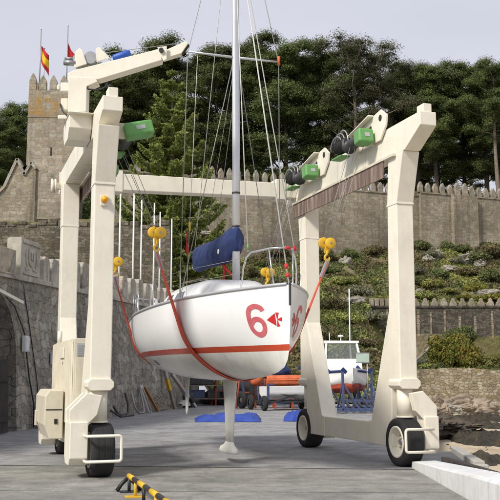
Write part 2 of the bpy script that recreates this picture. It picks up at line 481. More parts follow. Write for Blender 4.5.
M['stoneleft'] = masonry('quay_wall_stone', (0.325, 0.297, 0.25, 1), (0.44, 0.405, 0.345, 1), (0.15, 0.135, 0.11, 1), bw=.40, bh=.30, msize=.012, distort=.26, dark=.6, skew=.38, stain_scale=.30, rand=.65, joint=.28, contrast=1.)
M['stonemerlon'] = masonry('merlon_stone', (0.47, 0.435, 0.36, 1), (0.53, 0.49, 0.415, 1), (0.33, 0.30, 0.25, 1), bw=2.5, bh=1.7, msize=.006, distort=.05, dark=.45, stain_scale=.9, bump=.5, joint=.4)
M['stonecarved'] = basic('carved_granite', (0.44, 0.405, 0.335, 1), .95, var=.35, scale=2.5, bump=.6, bscale=14)
M['stonetower'] = masonry('tower_stone', (0.37, 0.325, 0.25, 1), (0.45, 0.40, 0.315, 1), (0.25, 0.22, 0.17, 1), bw=.80, bh=.42, msize=.014, distort=.07, dark=.55, stain_scale=.16, bump=.4, lichen=((0.38, 0.215, 0.045, 1), 13.6, 16.8), rand=.35, joint=.35)
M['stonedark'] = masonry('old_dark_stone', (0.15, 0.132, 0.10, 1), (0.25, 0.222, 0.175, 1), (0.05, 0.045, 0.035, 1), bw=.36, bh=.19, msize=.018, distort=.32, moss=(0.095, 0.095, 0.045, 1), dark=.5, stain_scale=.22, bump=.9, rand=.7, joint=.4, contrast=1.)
M['stonecurtain'] = masonry('curtain_wall_stone', (0.365, 0.32, 0.24, 1), (0.45, 0.40, 0.31, 1), (0.21, 0.185, 0.14, 1), bw=.62, bh=.34, msize=.016, distort=.14, moss=(0.165, 0.14, 0.085, 1), dark=.78, stain_scale=.10, bump=.5, rand=.45, joint=.30, contrast=.9)
M['stonepale'] = masonry('pale_merlon_stone', (0.44, 0.41, 0.345, 1), (0.50, 0.465, 0.395, 1), (0.35, 0.33, 0.28, 1), bw=2, bh=1.4, msize=.008, distort=.1, dark=.45, stain_scale=.9, bump=.4, joint=.4)
M['stonecrest'] = masonry('castle_merlon_stone', (0.34, 0.305, 0.24, 1), (0.43, 0.39, 0.315, 1), (0.25, 0.225, 0.175, 1), bw=1.2, bh=.7, msize=.008, distort=.15, dark=.6, stain_scale=.8, bump=.5, joint=.4)
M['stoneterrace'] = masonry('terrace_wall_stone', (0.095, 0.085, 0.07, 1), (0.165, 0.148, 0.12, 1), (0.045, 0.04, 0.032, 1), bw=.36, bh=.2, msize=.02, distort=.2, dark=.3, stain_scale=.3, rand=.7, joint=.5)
M['stonerubble'] = masonry('rubble_wall_stone', (0.30, 0.25, 0.17, 1), (0.47, 0.42, 0.32, 1), (0.15, 0.12, 0.075, 1), bw=.40, bh=.24, msize=.03, distort=.3, dark=.5, moss=(0.26, 0.19, 0.07, 1), stain_scale=.4, bump=1., rand=.8, joint=.32, contrast=1.)

M['pineA'] = leafmat('pine_needles', [(0.2, (0.048, 0.064, 0.022, 1)), (0.5, (0.112, 0.148, 0.046, 1)), (0.8, (0.20, 0.235, 0.085, 1))], trans=.25)
M['pineB'] = leafmat('dull_needles', [(0.2, (0.05, 0.056, 0.03, 1)), (0.5, (0.115, 0.12, 0.065, 1)), (0.8, (0.19, 0.18, 0.10, 1))], trans=.25)
M['norfolk'] = leafmat('araucaria_fronds', [(0.2, (0.10, 0.125, 0.032, 1)), (0.5, (0.23, 0.265, 0.07, 1)), (0.8, (0.36, 0.38, 0.12, 1))], trans=.35)
M['shrubG'] = leafmat('shrub_leaves', [(0.2, (0.048, 0.062, 0.024, 1)), (0.5, (0.126, 0.150, 0.054, 1)), (0.8, (0.228, 0.246, 0.096, 1))], trans=.2)
M['shrubY'] = leafmat('yellow_green_leaves', [(0.2, (0.085, 0.098, 0.029, 1)), (0.5, (0.215, 0.227, 0.065, 1)), (0.8, (0.364, 0.351, 0.117, 1))], trans=.2)
M['shrubD'] = leafmat('dark_dry_leaves', [(0.2, (0.062, 0.059, 0.028, 1)), (0.5, (0.147, 0.132, 0.062, 1)), (0.8, (0.265, 0.225, 0.116, 1))], trans=.15)
M['shrubO'] = leafmat('orange_flowering_leaves', [(0.15, (0.060, 0.078, 0.018, 1)), (0.45, (0.156, 0.174, 0.036, 1)), (0.62, (0.240, 0.252, 0.054, 1)), (0.74, (0.324, 0.240, 0.048, 1)), (0.88, (0.480, 0.312, 0.084, 1))], trans=.2)
M['shrubGrey'] = leafmat('grey_green_leaves', [(0.2, (0.088, 0.090, 0.055, 1)), (0.5, (0.182, 0.178, 0.110, 1)), (0.8, (0.297, 0.275, 0.187, 1))], trans=.15)
# ------------------------------------------------------------------ camera, sky, sun
cam_d = bpy.data.cameras.new('camera'); cam = bpy.data.objects.new('camera', cam_d); COL.objects.link(cam)
cam_d.sensor_width = 36; cam_d.lens = 64.8; cam_d.clip_end = 6000; cam_d.clip_start = 0.2
cam.location = (0, 0, 1.7); cam.rotation_euler = (R(90) + math.atan(125 / 900), 0, 0)
scene.camera = cam

# the sun stands left of and behind the viewer
SUN_EL = R(41)
sd = Vector((-0.70, -0.71, 0)).normalized() * math.cos(SUN_EL) + Vector((0, 0, math.sin(SUN_EL)))
sl = bpy.data.lights.new('sun', 'SUN'); so = bpy.data.objects.new('sun', sl); COL.objects.link(so)
sl.energy = 3.5; sl.angle = R(11); sl.color = (1.0, 0.945, 0.86)
so.rotation_euler = sd.to_track_quat('Z', 'Y').to_euler(); so.location = (-20, -25, 40)

w = bpy.data.worlds.new('World'); scene.world = w; w.use_nodes = True
wt = w.node_tree; bg = wt.nodes['Background']
sky = wt.nodes.new('ShaderNodeTexSky'); sky.sky_type = 'NISHITA'; sky.sun_disc = False
sky.sun_elevation = SUN_EL; sky.sun_rotation = math.atan2(sd.x, sd.y)
tc = wt.nodes.new('ShaderNodeTexCoord'); mp = wt.nodes.new('ShaderNodeMapping'); mp.inputs['Scale'].default_value = (1.2, 1.2, 5.0)
wt.links.new(tc.outputs['Generated'], mp.inputs['Vector'])
nz = wt.nodes.new('ShaderNodeTexNoise'); nz.inputs['Scale'].default_value = 1.6; nz.inputs['Detail'].default_value = 5; nz.inputs['Roughness'].default_value = .5
wt.links.new(mp.outputs[0], nz.inputs['Vector'])
cr = wt.nodes.new('ShaderNodeValToRGB')
cr.color_ramp.elements[0].position = .3; cr.color_ramp.elements[0].color = (5.2, 5.3, 6.0, 1)
cr.color_ramp.elements[1].position = .72; cr.color_ramp.elements[1].color = (5.9, 6.0, 6.6, 1)
wt.links.new(nz.outputs['Fac'], cr.inputs['Fac'])
mx = wt.nodes.new('ShaderNodeMix'); mx.data_type = 'RGBA'; mx.inputs[0].default_value = .9
wt.links.new(sky.outputs[0], mx.inputs[6]); wt.links.new(cr.outputs[0], mx.inputs[7])
wt.links.new(mx.outputs[2], bg.inputs['Color']); bg.inputs['Strength'].default_value = 0.114

scene.view_settings.view_transform = 'Standard'; scene.view_settings.look = 'None'
scene.view_settings.exposure = 0.17; scene.view_settings.gamma = 1.0
scene.view_settings.use_curve_mapping = False

# ------------------------------------------------------------------ the boat hoist
AX = R(18.3)
LO = (0.153, 16.437, 0.0)
lift = empty('travel_lift', LO, AX, 'cream painted wheeled boat hoist holding the white sailboat in its slings', 'boat hoist')

SIDES = {-1: dict(v0=-3.02, v1=-2.67, p0=-3.06, p1=-2.70, tf=-0.62, zt=6.45, wv=-2.84),
         1: dict(v0=2.77, v1=3.11, p0=2.76, p1=3.12, tf=-1.18, zt=6.56, wv=2.92)}
TR = 4.75          # rear axle
wheel_proto = None

def make_wheel():
    rim = MB()
    prof = [(-.17, .30), (-.192, .295), (-.192, .262), (-.17, .252), (-.05, .238), (-.022, .205), (-.018, .13), (-.06, .11), (-.06, .0)]
    rim.lathe([(a, r) for a, r in prof], axis='x', n=40, caps=False)
    rim.lathe([(-a, r) for a, r in prof], axis='x', n=40, caps=False)
    o = rim.build('wheel', M['cream'], lift)
    ty = MB()
    ty.lathe([(-.165, .292), (-.195, .33), (-.20, .39), (-.175, .435), (-.12, .449), (.12, .449), (.175, .435), (.20, .39), (.195, .33), (.165, .292)], axis='x', n=48, caps=False)
    for k in range(3):   # tread grooves
        a = -.09 + .09 * k
        ty.lathe([(a - .012, .4535), (a + .012, .4535)], axis='x', n=48, caps=False)
    ty.build('tyre', M['tyre'], o)
    hb = MB()
    for k in range(8):
        an = 2 * PI * k / 8
        hb.lathe([(-.05, .016), (-.015, .016)], (0, .155 * math.cos(an), .155 * math.sin(an)), 'x', 8)
        hb.lathe([(.015, .016), (.05, .016)], (0, .155 * math.cos(an), .155 * math.sin(an)), 'x', 8)
    hb.build('bolt', M['grey'], o)
    hb = MB(); hb.lathe([(-.10, .0), (-.10, .055), (-.07, .07), (.07, .07), (.10, .055), (.10, 0)], axis='x', n=16)
    hb.build('hub', M['grey'], o)
    return o

wp = make_wheel()
for i, (s, tt) in enumerate(((-1, 0), (1, 0), (-1, TR), (1, TR))):
    wo = wp if i == 0 else copy_tree(wp, lift)
    wo.location = (SIDES[s]['wv'], tt, .45)

for s in (-1, 1):
    S = SIDES[s]; p0, p1 = S['p0'], S['p1']; pc = (p0 + p1) / 2
    for tt, k in ((0, 1), (TR, -1)):          # k: direction towards the middle of the side frame
        Y = lambda a: tt + k * a
        lg = MB()
        # column + flared foot as one plate-shaped leg
        poly = [(Y(-.19), 1.50), (Y(.185), 1.50), (Y(.20), .34), (Y(1.25), .34), (Y(1.25), .78), (Y(1.10), .80), (Y(.23), 2.95), (Y(.20), 5.0), (Y(-.19), 5.0)]
        lg.prism(poly, p0, p1, 'x')
        leg = lg.build('leg', M['cream'], lift, .018)
        kn = MB()
        lean = -.28 if tt == 0 else -.1
        kn.prism([(Y(-.195), 5.004), (Y(.205), 5.004), (Y(.21 + lean * .35), 5.97), (Y(-.21 + lean), 5.97)], p0 - .004, p1 + .004, 'x')
        kn.build('knee', M['cream'], leg, .015)
        co = MB()
        a, b = p0 - .045, p1 + .045
        co.prism([(a, 1.50), (a + .06, 1.44), (b - .06, 1.44), (b, 1.50), (b, 1.58), (b - .06, 1.64), (a + .06, 1.64), (a, 1.58)], Y(-.24), Y(.24), 'y')
        co.build('collar', M['cream'], leg, .012)
        cl = MB()
        cl.lathe([(.93, .15), (1.438, .15)], (pc, tt, 0), 'z', 28)
        cl.lathe([(.90, .17), (.93, .17)], (pc, tt, 0), 'z', 28)
        cl.build('swivel_column', M['cream'], leg)
        # fork on the outer side of the wheel
        fk = MB()
        o_ = S['wv'] + s * .25
        xa, xb = sorted((o_, o_ + s * .30))
        arm = [(pc - s * .02, 1.36), (pc + s * .24, 1.40), (pc + s * .52, 1.12), (pc + s * .52, .88), (pc + s * .22, .88), (pc + s * .06, 1.04)]
        fk.prism(arm, Y(-.30), Y(-.19 + .02), 'y')
        fk.prism(arm, Y(.17), Y(.28), 'y')
        f_ = fk.build('wheel_fork', M['cream'], lift, .012)
        bx = MB()
        bx.prism([(Y(-.34), .93), (Y(.36), .93), (Y(.36), .34), (Y(.22), .22), (Y(-.22), .22), (Y(-.34), .34)], xa, xb, 'x')
        bx.build('drive_box', M['cream'], f_, .015)
        if tt == 0:
            bp = MB()
            w0 = S['wv'] - s * .27; w1 = o_ + s * .06
            z0, z1 = .30, .71; yf = -.56
            r_ = .05
            def arc(cx, cz, a0, a1):
                return [(cx + r_ * math.cos(a0 + (a1 - a0) * q / 5), yf, cz + r_ * math.sin(a0 + (a1 - a0) * q / 5)) for q in range(6)]
            if s < 0:
                loop = [(w1, yf, z0)] + arc(w0 - r_, z0 + r_, -PI / 2, 0) + arc(w0 - r_, z1 - r_, 0, PI / 2) + [(w1, yf, z1)]
            else:
                loop = [(w1, yf, z0)] + arc(w0 + r_, z0 + r_, -PI / 2, -PI) + arc(w0 + r_, z1 - r_, PI, PI / 2) + [(w1, yf, z1)]
            loop = [(w1, -.33, z0)] + loop + [(w1, -.33, z1)]
            bp.tube(loop, .026, 10)
            bp.build('bumper_loop', M['cream'], f_)
    # lower beam
    lb = MB(); lb.box(p0 + .02, p1 - .02, 1.253, TR - 1.253, .345, .775)
    lb.build('lower_beam', M['cream'], lift, .015)
    # top beam
    tb = MB(); v0, v1, tf, zt = S['v0'], S['v1'], S['tf'], S['zt']
    nose = .26
    tb.prism([(tf, zt - nose), (tf + .62, 5.972), (5.75, 5.972), (5.75, zt), (tf, zt)], v0, v1, 'x')
    be = tb.build('side_beam', M['cream'], lift, .014)
    b2 = MB(); b2.box(v0 + .10, v0 + .27, tf + .04, tf + .30, zt, zt + .17); b2.build('end_bracket', M['cream'], be, .01)
    fl = MB(); iv = v1 if s < 0 else v0
    fl.box(min(iv, iv - s * .09), max(iv, iv - s * .09), tf + .95, 5.6, 5.92, 5.966); fl.build('rail_flange', M['cream2'], be)
    gp = MB(); gv = iv - s * .05
    gp.box(gv - .015, gv + .015, .25 if s > 0 else 3.2, 5.2, 5.58, 5.918); gp.build('guide_plate', M['rustplate'], be)
    cp = MB(); cp.box(v0 - .012, v1 + .012, 5.752, 5.79, 5.95, zt + .03); cp.build('end_plate', M['cream'], be)
    # seams of welded plates
    sm = MB()
    for yy in (1.15, 2.6, 4.1):
        sm.box(v0 - .004, v1 + .004, yy - .006, yy + .006, 5.968, zt + .004)
    sm.build('weld_seam', M['cream2'], be)

cb = MB()
cb.add([(-2.70, 5.15, 6.00), (-2.70, 5.50, 6.00), (-2.70, 5.50, 6.40), (-2.70, 5.15, 6.40),
        (2.80, 5.15, 6.10), (2.80, 5.50, 6.10), (2.80, 5.50, 6.46), (2.80, 5.15, 6.46)],
       [(0, 1, 2, 3), (7, 6, 5, 4), (0, 4, 5, 1), (1, 5, 6, 2), (2, 6, 7, 3), (3, 7, 4, 0)])
cb_o = cb.build('rear_crossbeam', M['cream'], lift, .014)
for xx, zz in ((-1.75, 6.02), (2.35, 6.09)):
    sq = MB(); sq.box(xx - .13, xx + .13, 5.13, 5.52, zz - .05, zz + .46); sq.build('splice_collar', M['cream'], cb_o, .012)

# winches with green motor covers, hoses and cable drums
def winch(s, t0, zb, v, covered=True, cov=(0, .4, .12), tilt=0.0, cw=.34, ch=.28, cd=.30, arm=True):
    vin = SIDES[s]['v1'] if s < 0 else SIDES[s]['v0']
    dr = MB(); dr.lathe([(-.34, .17), (-.30, .17), (-.30, .12), (.30, .12), (.30, .17), (.34, .17)], (v, t0 + .45, zb), 'y', 20)
    wo = dr.build('winch', M['dark'], lift)
    mo = MB(); mo.lathe([(-.30, .0), (-.30, .11), (-.26, .14), (.20, .14), (.24, .11), (.24, 0)], (v - s * .03, t0 + 1.05, zb + .06), 'y', 18)
    for q in range(5):
        mo.lathe([(-.2 + q * .09, .152), (-.185 + q * .09, .152)], (v - s * .03, t0 + 1.05, zb + .06), 'y', 18)
    mo.build('motor', M['black'], wo)
    cv = MB(); cx, cy, cz = v + cov[0], t0 + cov[1], zb + cov[2]
    cv.box(-cw / 2, cw / 2, -cd / 2, cd / 2, -ch / 2, ch / 2)
    c_ = cv.build('motor_cover', M['green'], wo, .045, 3)
    me = c_.data; rot = Matrix.Rotation(tilt, 4, 'Y') @ Matrix.Rotation(R(-8), 4, 'X')
    me.transform(Matrix.Translation((cx, cy, cz)) @ rot)
    lb_ = MB(); lb_.box(-cw * .12, cw * .2, -cd / 2 - .006, -cd / 2 - .002, -ch * .12, ch * .16)
    l_ = lb_.build('rating_plate', M['vent'], wo); l_.data.transform(Matrix.Translation((cx, cy, cz)) @ rot)
    hs = MB()
    for q in range(3):
        pts = []
        for i in range(13):
            a = PI * i / 12
            pts.append((v - s * (.05 + .03 * q), t0 + 1.0 + .30 * math.cos(a) + .1 * q, zb + .05 + (.34 - .05 * q) * math.sin(a)))
        hs.tube(pts, .016, 6)
    hs.build('hydraulic_hose', M['black'] if s < 0 else M['grey'], wo)
    tr = MB(); tr.box(v - .13, v + .10, t0 + .95, t0 + 1.42, zb - .19, zb - .15); tr.build('drip_tray', M['green'], wo, .01)
    if arm:   # cream cover plates over the drum
        ar = MB()
        prof = [(t0 - .55, zb + .12), (t0 - .60, zb + .32), (t0 - .35, zb + .50), (t0 - .05, zb + .46), (t0 + .55, zb + .34), (t0 + 1.05, zb + .26), (t0 + 1.02, zb + .18), (t0 + .5, zb + .24), (t0 + .1, zb + .30), (t0 - .05, zb - .12), (t0 - .3, zb - .12)]
        va = vin - s * .02; vb = vin - s * .06
        ar.prism(prof, min(va, vb), max(va, vb), 'x')
        vb2 = vb - s * .12
        ar.prism([(t0 - .02, zb + .47), (t0 + 1.05, zb + .275), (t0 + 1.05, zb + .255), (t0 - .02, zb + .44)], min(vb, vb2), max(vb, vb2), 'x')
        a_ = ar.build('cover_plate', M['cream'], wo, .006)
        ho = MB(); ho.lathe([(-.03, .065), (.03, .065)], ((va + vb) / 2, t0 - .33, zb + .33), 'x', 16); ho.build('lifting_eye', M['black'], wo)
    cab = MB()
    br = MB(); br.box(min(vin, v), max(vin, v), t0 + .05, t0 + .12, zb - .14, zb + .14); br.box(min(vin, v), max(vin, v), t0 + .80, t0 + .86, zb - .14, zb + .14)
    br.build('winch_bracket', M['cream2'], wo)
    return wo
winch(1, .65, 6.50, 2.52, cov=(-.02, .02, .0), cw=.33, ch=.30)
winch(1, 3.55, 6.42, 2.52, cov=(-.02, .02, -.02), cw=.33, ch=.30)
winch(-1, .05, 6.05, -2.42, cov=(.16, .02, .02), tilt=R(-14), cw=.52, ch=.27, arm=False)
winch(-1, 1.9, 5.72, -2.45, cov=(.02, .02, .0), cw=.26, ch=.2, arm=False)

# jib crane on the left beam
pd = MB()
pd.prism([(.55, 6.16), (.75, 5.98), (1.25, 5.98), (1.42, 6.16), (1.42, 6.42), (.55, 6.42)], -3.44, -3.03, 'x')
pd.prism([(-3.46, 6.42), (-3.02, 6.42), (-3.02, 6.40), (-3.46, 6.40)], .40, 1.55, 'y')
crane = pd.build('jib_crane', M['cream'], lift, .015)
cf = MB(); cf.lathe([(6.424, .23), (6.48, .23), (6.48, .20), (6.535, .20)], (-3.22, .98, 0), 'z', 28); cf.build('slew_ring', M['cream2'], crane)
ex = Vector((math.cos(-AX), math.sin(-AX), 0))          # boom points to the right of the view
def cpt(a, z, b=0.0):
    b *= .80
    q = Vector((-3.22, .98, 0)) + ex * (a * (.78 if a < .3 else .97) - .02) + Vector((-ex.y, ex.x, 0)) * b
    return (q.x, q.y, 6.42 + (z - 6.42) * (.90 if z < 7.2 else 1.0) - (.078 if z >= 7.2 else 0))
def cprism(mb, poly, b0, b1):
    n = len(poly)
    vv = [cpt(a, z, b0) for a, z in poly] + [cpt(a, z, b1) for a, z in poly]
    ff = [tuple(range(n)), tuple(range(2 * n - 1, n - 1, -1))] + [(i, i + n, (i + 1) % n + n, (i + 1) % n) for i in range(n)]
    mb.add(vv, ff)
cc_ = MB(); cprism(cc_, [(-.20, 6.55), (.24, 6.55), (.24, 7.10), (.40, 7.20), (.36, 7.28), (-.20, 7.30)], -.19, .19); cc_.build('column', M['cream'], crane, .012)
bm_ = MB(); cprism(bm_, [(-.22, 7.235), (.05, 7.205), (.42, 7.255), (1.62, 7.625), (1.64, 7.845), (1.55, 7.845), (-.10, 7.43), (-.24, 7.37)], -.16, .16)
boom = bm_.build('boom', M['cream'], crane, .012)
b3 = MB(); cprism(b3, [(1.645, 7.665), (2.00, 7.775), (2.13, 7.97), (2.09, 8.02), (1.645, 7.82)], -.11, .11); b3.build('boom_extension', M['cream'], crane, .01)
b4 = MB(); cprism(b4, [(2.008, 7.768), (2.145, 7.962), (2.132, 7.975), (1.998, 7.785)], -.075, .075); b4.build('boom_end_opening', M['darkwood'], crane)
b5 = MB(); cprism(b5, [(1.52, 7.85), (1.70, 7.87), (1.72, 7.75), (1.66, 7.70)], .165, .20); cprism(b5, [(1.54, 7.87), (1.72, 7.89), (1.72, 7.64), (1.66, 7.60)], -.20, -.165); b5.build('guide_roller_plate', M['cream'], crane)
b6 = MB(); b6.tube([cpt(1.62, 7.80, -.26), cpt(1.62, 7.80, -.20)], .045, 12); b6.build('roller', M['black'], crane)
ea = MB(); cprism(ea, [(.0, 7.50), (.22, 7.56), (.10, 7.83), (.03, 7.87), (-.06, 7.80), (-.10, 7.475)], -.15, -.11); cprism(ea, [(.0, 7.50), (.22, 7.56), (.10, 7.83), (.03, 7.87), (-.06, 7.80), (-.10, 7.475)], .11, .15)
cprism(ea, [(.36, 7.60), (.62, 7.68), (.40, 7.90), (.34, 7.86)], -.13, -.10); ea.build('winch_cheek', M['cream'], crane, .006)
hw = MB(); hw.tube([cpt(-.02, 7.68, -.105), cpt(-.02, 7.68, .105)], .09, 14); hw.tube([cpt(.29, 7.70, -.10), cpt(.29, 7.70, .10)], .12, 14); hw.build('hoist_drum', M['grey'], crane)
mo = MB(); mo.tube([cpt(.66, 7.70, 0), cpt(.70, 7.71, 0), cpt(.96, 7.80, 0), cpt(1.0, 7.81, 0)], [.05, .075, .075, .05], 16); mo.build('hoist_motor', M['blue'], crane)
mp_ = MB(); mp_.tube([cpt(-.34, 7.60, -.1), cpt(-.06, 7.58, -.1)], .055, 12); mp_.tube([cpt(-.34, 7.70, -.02), cpt(-.10, 7.69, -.02)], .03, 10); mp_.build('slew_motor', M['grey'], crane)
bxs = MB(); 
for a0, a1, z0, z1 in ((-.42, -.21, 7.02, 7.22), (-.50, -.43, 7.06, 7.18), (-.40, -.22, 6.62, 6.88), (-.46, -.22, 6.40 + .03, 6.52)):
    cprism(bxs, [(a0, z0), (a1, z0), (a1, z1), (a0, z1)], -.08, .08)
bxs.build('valve_block', M['cream'], crane, .02)
hs = MB(); hs.tube([cpt(-.40, 6.75, -.1), cpt(-.34, 6.60, -.16), cpt(-.20, 6.47, -.2), cpt(-.1, 6.45, -.22)], .016, 6)
hs.tube([cpt(.26, 7.12, -.1)] + [cpt(.40 + .16 * math.cos(PI + PI * i / 8), 7.08 - .07 * math.sin(PI * i / 8) + .05 * i / 8, -.17) for i in range(9)] + [cpt(.58, 7.20, -.1)], .015, 6)
hs.build('hydraulic_hose', M['black'], crane)
wr = MB(); wr.tube([cpt(.40, 7.80), cpt(2.07, 8.02)], .007, 5); wr.build('hoist_wire', M['wire'], crane)

# welded flanges where the knees meet the legs
for s in (-1, 1):
    S = SIDES[s]; p0, p1 = S['p0'], S['p1']
    for tt in (0, TR):
        fp = MB(); fp.box(p0 - .010, p1 + .010, tt - .208, tt + .215, 4.985, 5.02)
        fp.build('flange', M['cream'], lift, .004)

# amber beacon on the front left leg
bc = MB(); bc.box(-2.96, -2.82, -.225, -.20, 4.60, 4.78); bco = bc.build('beacon', M['cream'], lift, .01)
bl = MB(); bl.lathe([(-.31, .0), (-.30, .04), (-.27, .062), (-.226, .065)], (-2.89, 0, 4.71), 'y', 18); bl.build('beacon_lens', M['amber'], bco)

# pulley bracket at the rear end of the left beam
pb = MB(); pb.lathe([(-.05, .05), (-.05, .17), (-.02, .17), (-.02, .13), (.02, .13), (.02, .17), (.05, .17), (.05, .05)], (-3.20, 5.35, 6.05), 'x', 20)
pb.box(-3.16, -3.02, 5.30, 5.40, 5.98, 6.12)
pb.build('cable_pulley', M['cream'], lift)

# engine cabinet with corrugated doors on the left side frame
ec = MB(); ec.box(-3.20, -2.78, .95, 4.20, .80, 2.36)
eco = ec.build('engine_cabinet', M['cream2'], lift, .015)
cr_ = MB()
x = .98; pts = []
while x < 4.18:
    pts += [(-3.205, x), (-3.235, x + .03), (-3.235, x + .10), (-3.205, x + .13)]; x += .16
n = len(pts)
cr_.grid([[(a, b, .83) for a, b in pts], [(a, b, 2.33) for a, b in pts]], smooth=False)
cr_.build('corrugated_door', M['cream2'], eco)
for zv in (2.05, .87):
    vn = MB(); vn.box(-3.14, -2.91, .940, .9485, zv - .02, zv + .22)
    for k in range(6): vn.box(-3.13, -2.92, .930, .942, zv + k * .035, zv + .02 + k * .035)
    vn.build('vent', M['vent'], eco)
fd = MB(); fd.box(-3.16, -2.90, .925, .949, 1.12, 2.02); fd.build('access_door', M['cream2'], eco, .006)
dh = MB(); dh.box(-3.262, -3.237, 2.0, 2.6, 2.02, 2.22); dh.lathe([(-.01, .04), (.01, .04)], (-3.25, 2.25, 1.95), 'x', 10); dh.build('door_handle', M['cream'], eco, .01)
ex_ = MB(); ex_.tube([(-3.12, 3.9, 2.36), (-3.12, 3.9, 2.62)], .05, 12); ex_.build('exhaust_pipe', M['cream'], eco)
bt = MB(); bt.box(-3.17, -2.80, .70, 4.4, .50, .796); bt.build('cabinet_frame', M['cream'], eco, .01)
# side box (fuel tank) hanging outside the cabinet
sb = MB(); sb.prism([(-3.26, 1.42), (-3.52, 1.42), (-3.60, 1.30), (-3.60, .78), (-3.50, .52), (-3.26, .52)], 1.75, 3.55, 'y')
sbo = sb.build('side_tank', M['cream2'], lift, .018)
lk = MB(); lk.box(-3.42, -3.36, 1.737, 1.752, .80, .89); lk.build('lock', M['black'], sbo)
rb = MB(); rb.box(-3.58, -3.28, 1.742, 1.752, 1.05, 1.07); rb.build('panel_seam', M['dark'], sbo)
st_ = MB(); st_.box(-3.64, -3.60, 3.2, 3.35, .70, 1.0); st_.build('step_bracket', M['cream2'], sbo, .01)

# ------------------------------------------------------------------ the sailboat
boat = empty('sailboat', LO, AX, 'white racing sailboat marked 6 hanging in red slings with a blue sail cover', 'sailboat')

def itp(tab, t):
    if t <= tab[0][0]: return tab[0][1]
    for (a, va), (b, vb) in zip(tab, tab[1:]):
        if t <= b:
            u = (t - a) / (b - a)
            return va + (vb - va) * u
    return tab[-1][1]
def itps(tab, t):      # smooth (Catmull-Rom)
    n = len(tab)
    if t <= tab[0][0]: return tab[0][1]
    if t >= tab[-1][0]: return tab[-1][1]
    for i in range(n - 1):
        a, va = tab[i]; b, vb = tab[i + 1]
        if t <= b:
            u = (t - a) / (b - a)
            m0 = (tab[i + 1][1] - tab[i - 1][1]) / (tab[i + 1][0] - tab[i - 1][0]) * (b - a) if i > 0 else (vb - va)
            m1 = (tab[i + 2][1] - tab[i][1]) / (tab[i + 2][0] - tab[i][0]) * (b - a) if i < n - 2 else (vb - va)
            return (2 * u**3 - 3 * u**2 + 1) * va + (u**3 - 2 * u**2 + u) * m0 + (-2 * u**3 + 3 * u**2) * vb + (u**3 - u**2) * m1
T0, T1 = -1.64, 7.25
BT = [(-1.64, .012), (-1.3, .27), (-.6, .70), (.1, 1.0), (.9, 1.24), (1.8, 1.38), (3.0, 1.45), (4.4, 1.40), (5.8, 1.22), (7.25, .98)]
ZD = [(-1.64, 3.19), (0, 3.13), (2, 3.08), (4, 3.05), (7.25, 3.06)]
ZK = [(-1.64, 3.10), (-1.62, 2.5), (-1.58, 2.12), (-1.5, 1.95), (-1.35, 1.83), (-1.0, 1.735), (-.3, 1.66), (1.0, 1.60), (2.5, 1.59), (4.0, 1.62), (5.5, 1.72), (6.5, 1.83), (7.25, 1.97)]
EN = [(-1.64, 1.35), (-.6, 1.75), (.6, 2.3), (2.0, 2.7), (4.0, 2.9), (7.25, 2.5)]
EM = [(-1.64, 1.0), (-.6, 1.12), (.6, 1.4), (2.0, 1.75), (4.0, 1.9), (7.25, 1.9)]
def hb(t, z):
    zd, zk = itps(ZD, t), itp(ZK, t)
    w_ = min(1, max(0, (zd - z) / max(1e-4, zd - zk)))
    return itps(BT, t) * max(0.0, 1 - w_ ** itp(EN, t)) ** (1 / itp(EM, t))
def shear(t, z): return t + max(0, t - 6.0) * (z - 2.6) * .26
NJ = 26
ts = [-1.64, -1.63, -1.615, -1.595, -1.57, -1.54, -1.5, -1.44, -1.35, -1.22, -1.05, -.85] + [-.6 + .25 * i for i in range(32)]
ts = [t for t in ts if t < T1] + [T1]
hm = MB()
def section(t):
    zd, zk = itps(ZD, t), itp(ZK, t)
    r_ = []
    for j in range(NJ + 1):
        w_ = math.sin(PI / 2 * j / NJ) if True else j / NJ
        z = zd + (zk - zd) * w_
        y = hb(t, z) if j < NJ else 0.0
        r_.append((y, shear(t, z), z))
    return r_
rows = []
for t in ts:
    q = section(t)
    rows.append([(-a, b, c) for a, b, c in q] + [(a, b, c) for a, b, c in q[-2::-1]])
hm.grid(rows)
tr_ = rows[-1]
hm.add(tr_, [tuple(range(len(tr_)))])
hull = hm.build('hull', M['hull'], boat)
# dark vertical mark on the stem and the toe rail
def hullpt(side, t, z, off=0.006):
    e = .01
    y = hb(t, z); dy_t = (hb(t + e, z) - hb(t - e, z)) / (2 * e); dy_z = (hb(t, z + e) - hb(t, z - e)) / (2 * e)
    n = Vector((1, -dy_t, -dy_z)).normalized()
    p = Vector((y, shear(t, z), z)) + n * off
    return (side * p.x, p.y, p.z)
dk = MB()
rows = []
for t in ts:
    b_, zd = itps(BT, t), itps(ZD, t)
    rows.append([(b_ * u, shear(t, zd), zd + .012 + .07 * b_ * (1 - u * u)) for u in (-1, -.75, -.5, -.25, 0, .25, .5, .75, 1)])
dk.grid(rows); dk.build('deck', M['white'], boat)
tr = MB()
for s in (-1, 1):
    tr.tube([(s * (itps(BT, t) + .004), shear(t, itps(ZD, t)), itps(ZD, t) + .012) for t in ts[3:]], .021, 6, r2=.03)
tr.build('toe_rail', M['alu'], boat)
sm = MB(); sm.box(-.03, .0, -1.69, -1.64, 2.84, 3.22); sm.build('stem_fitting', M['yellow'] if False else M['dark'], boat, .006)
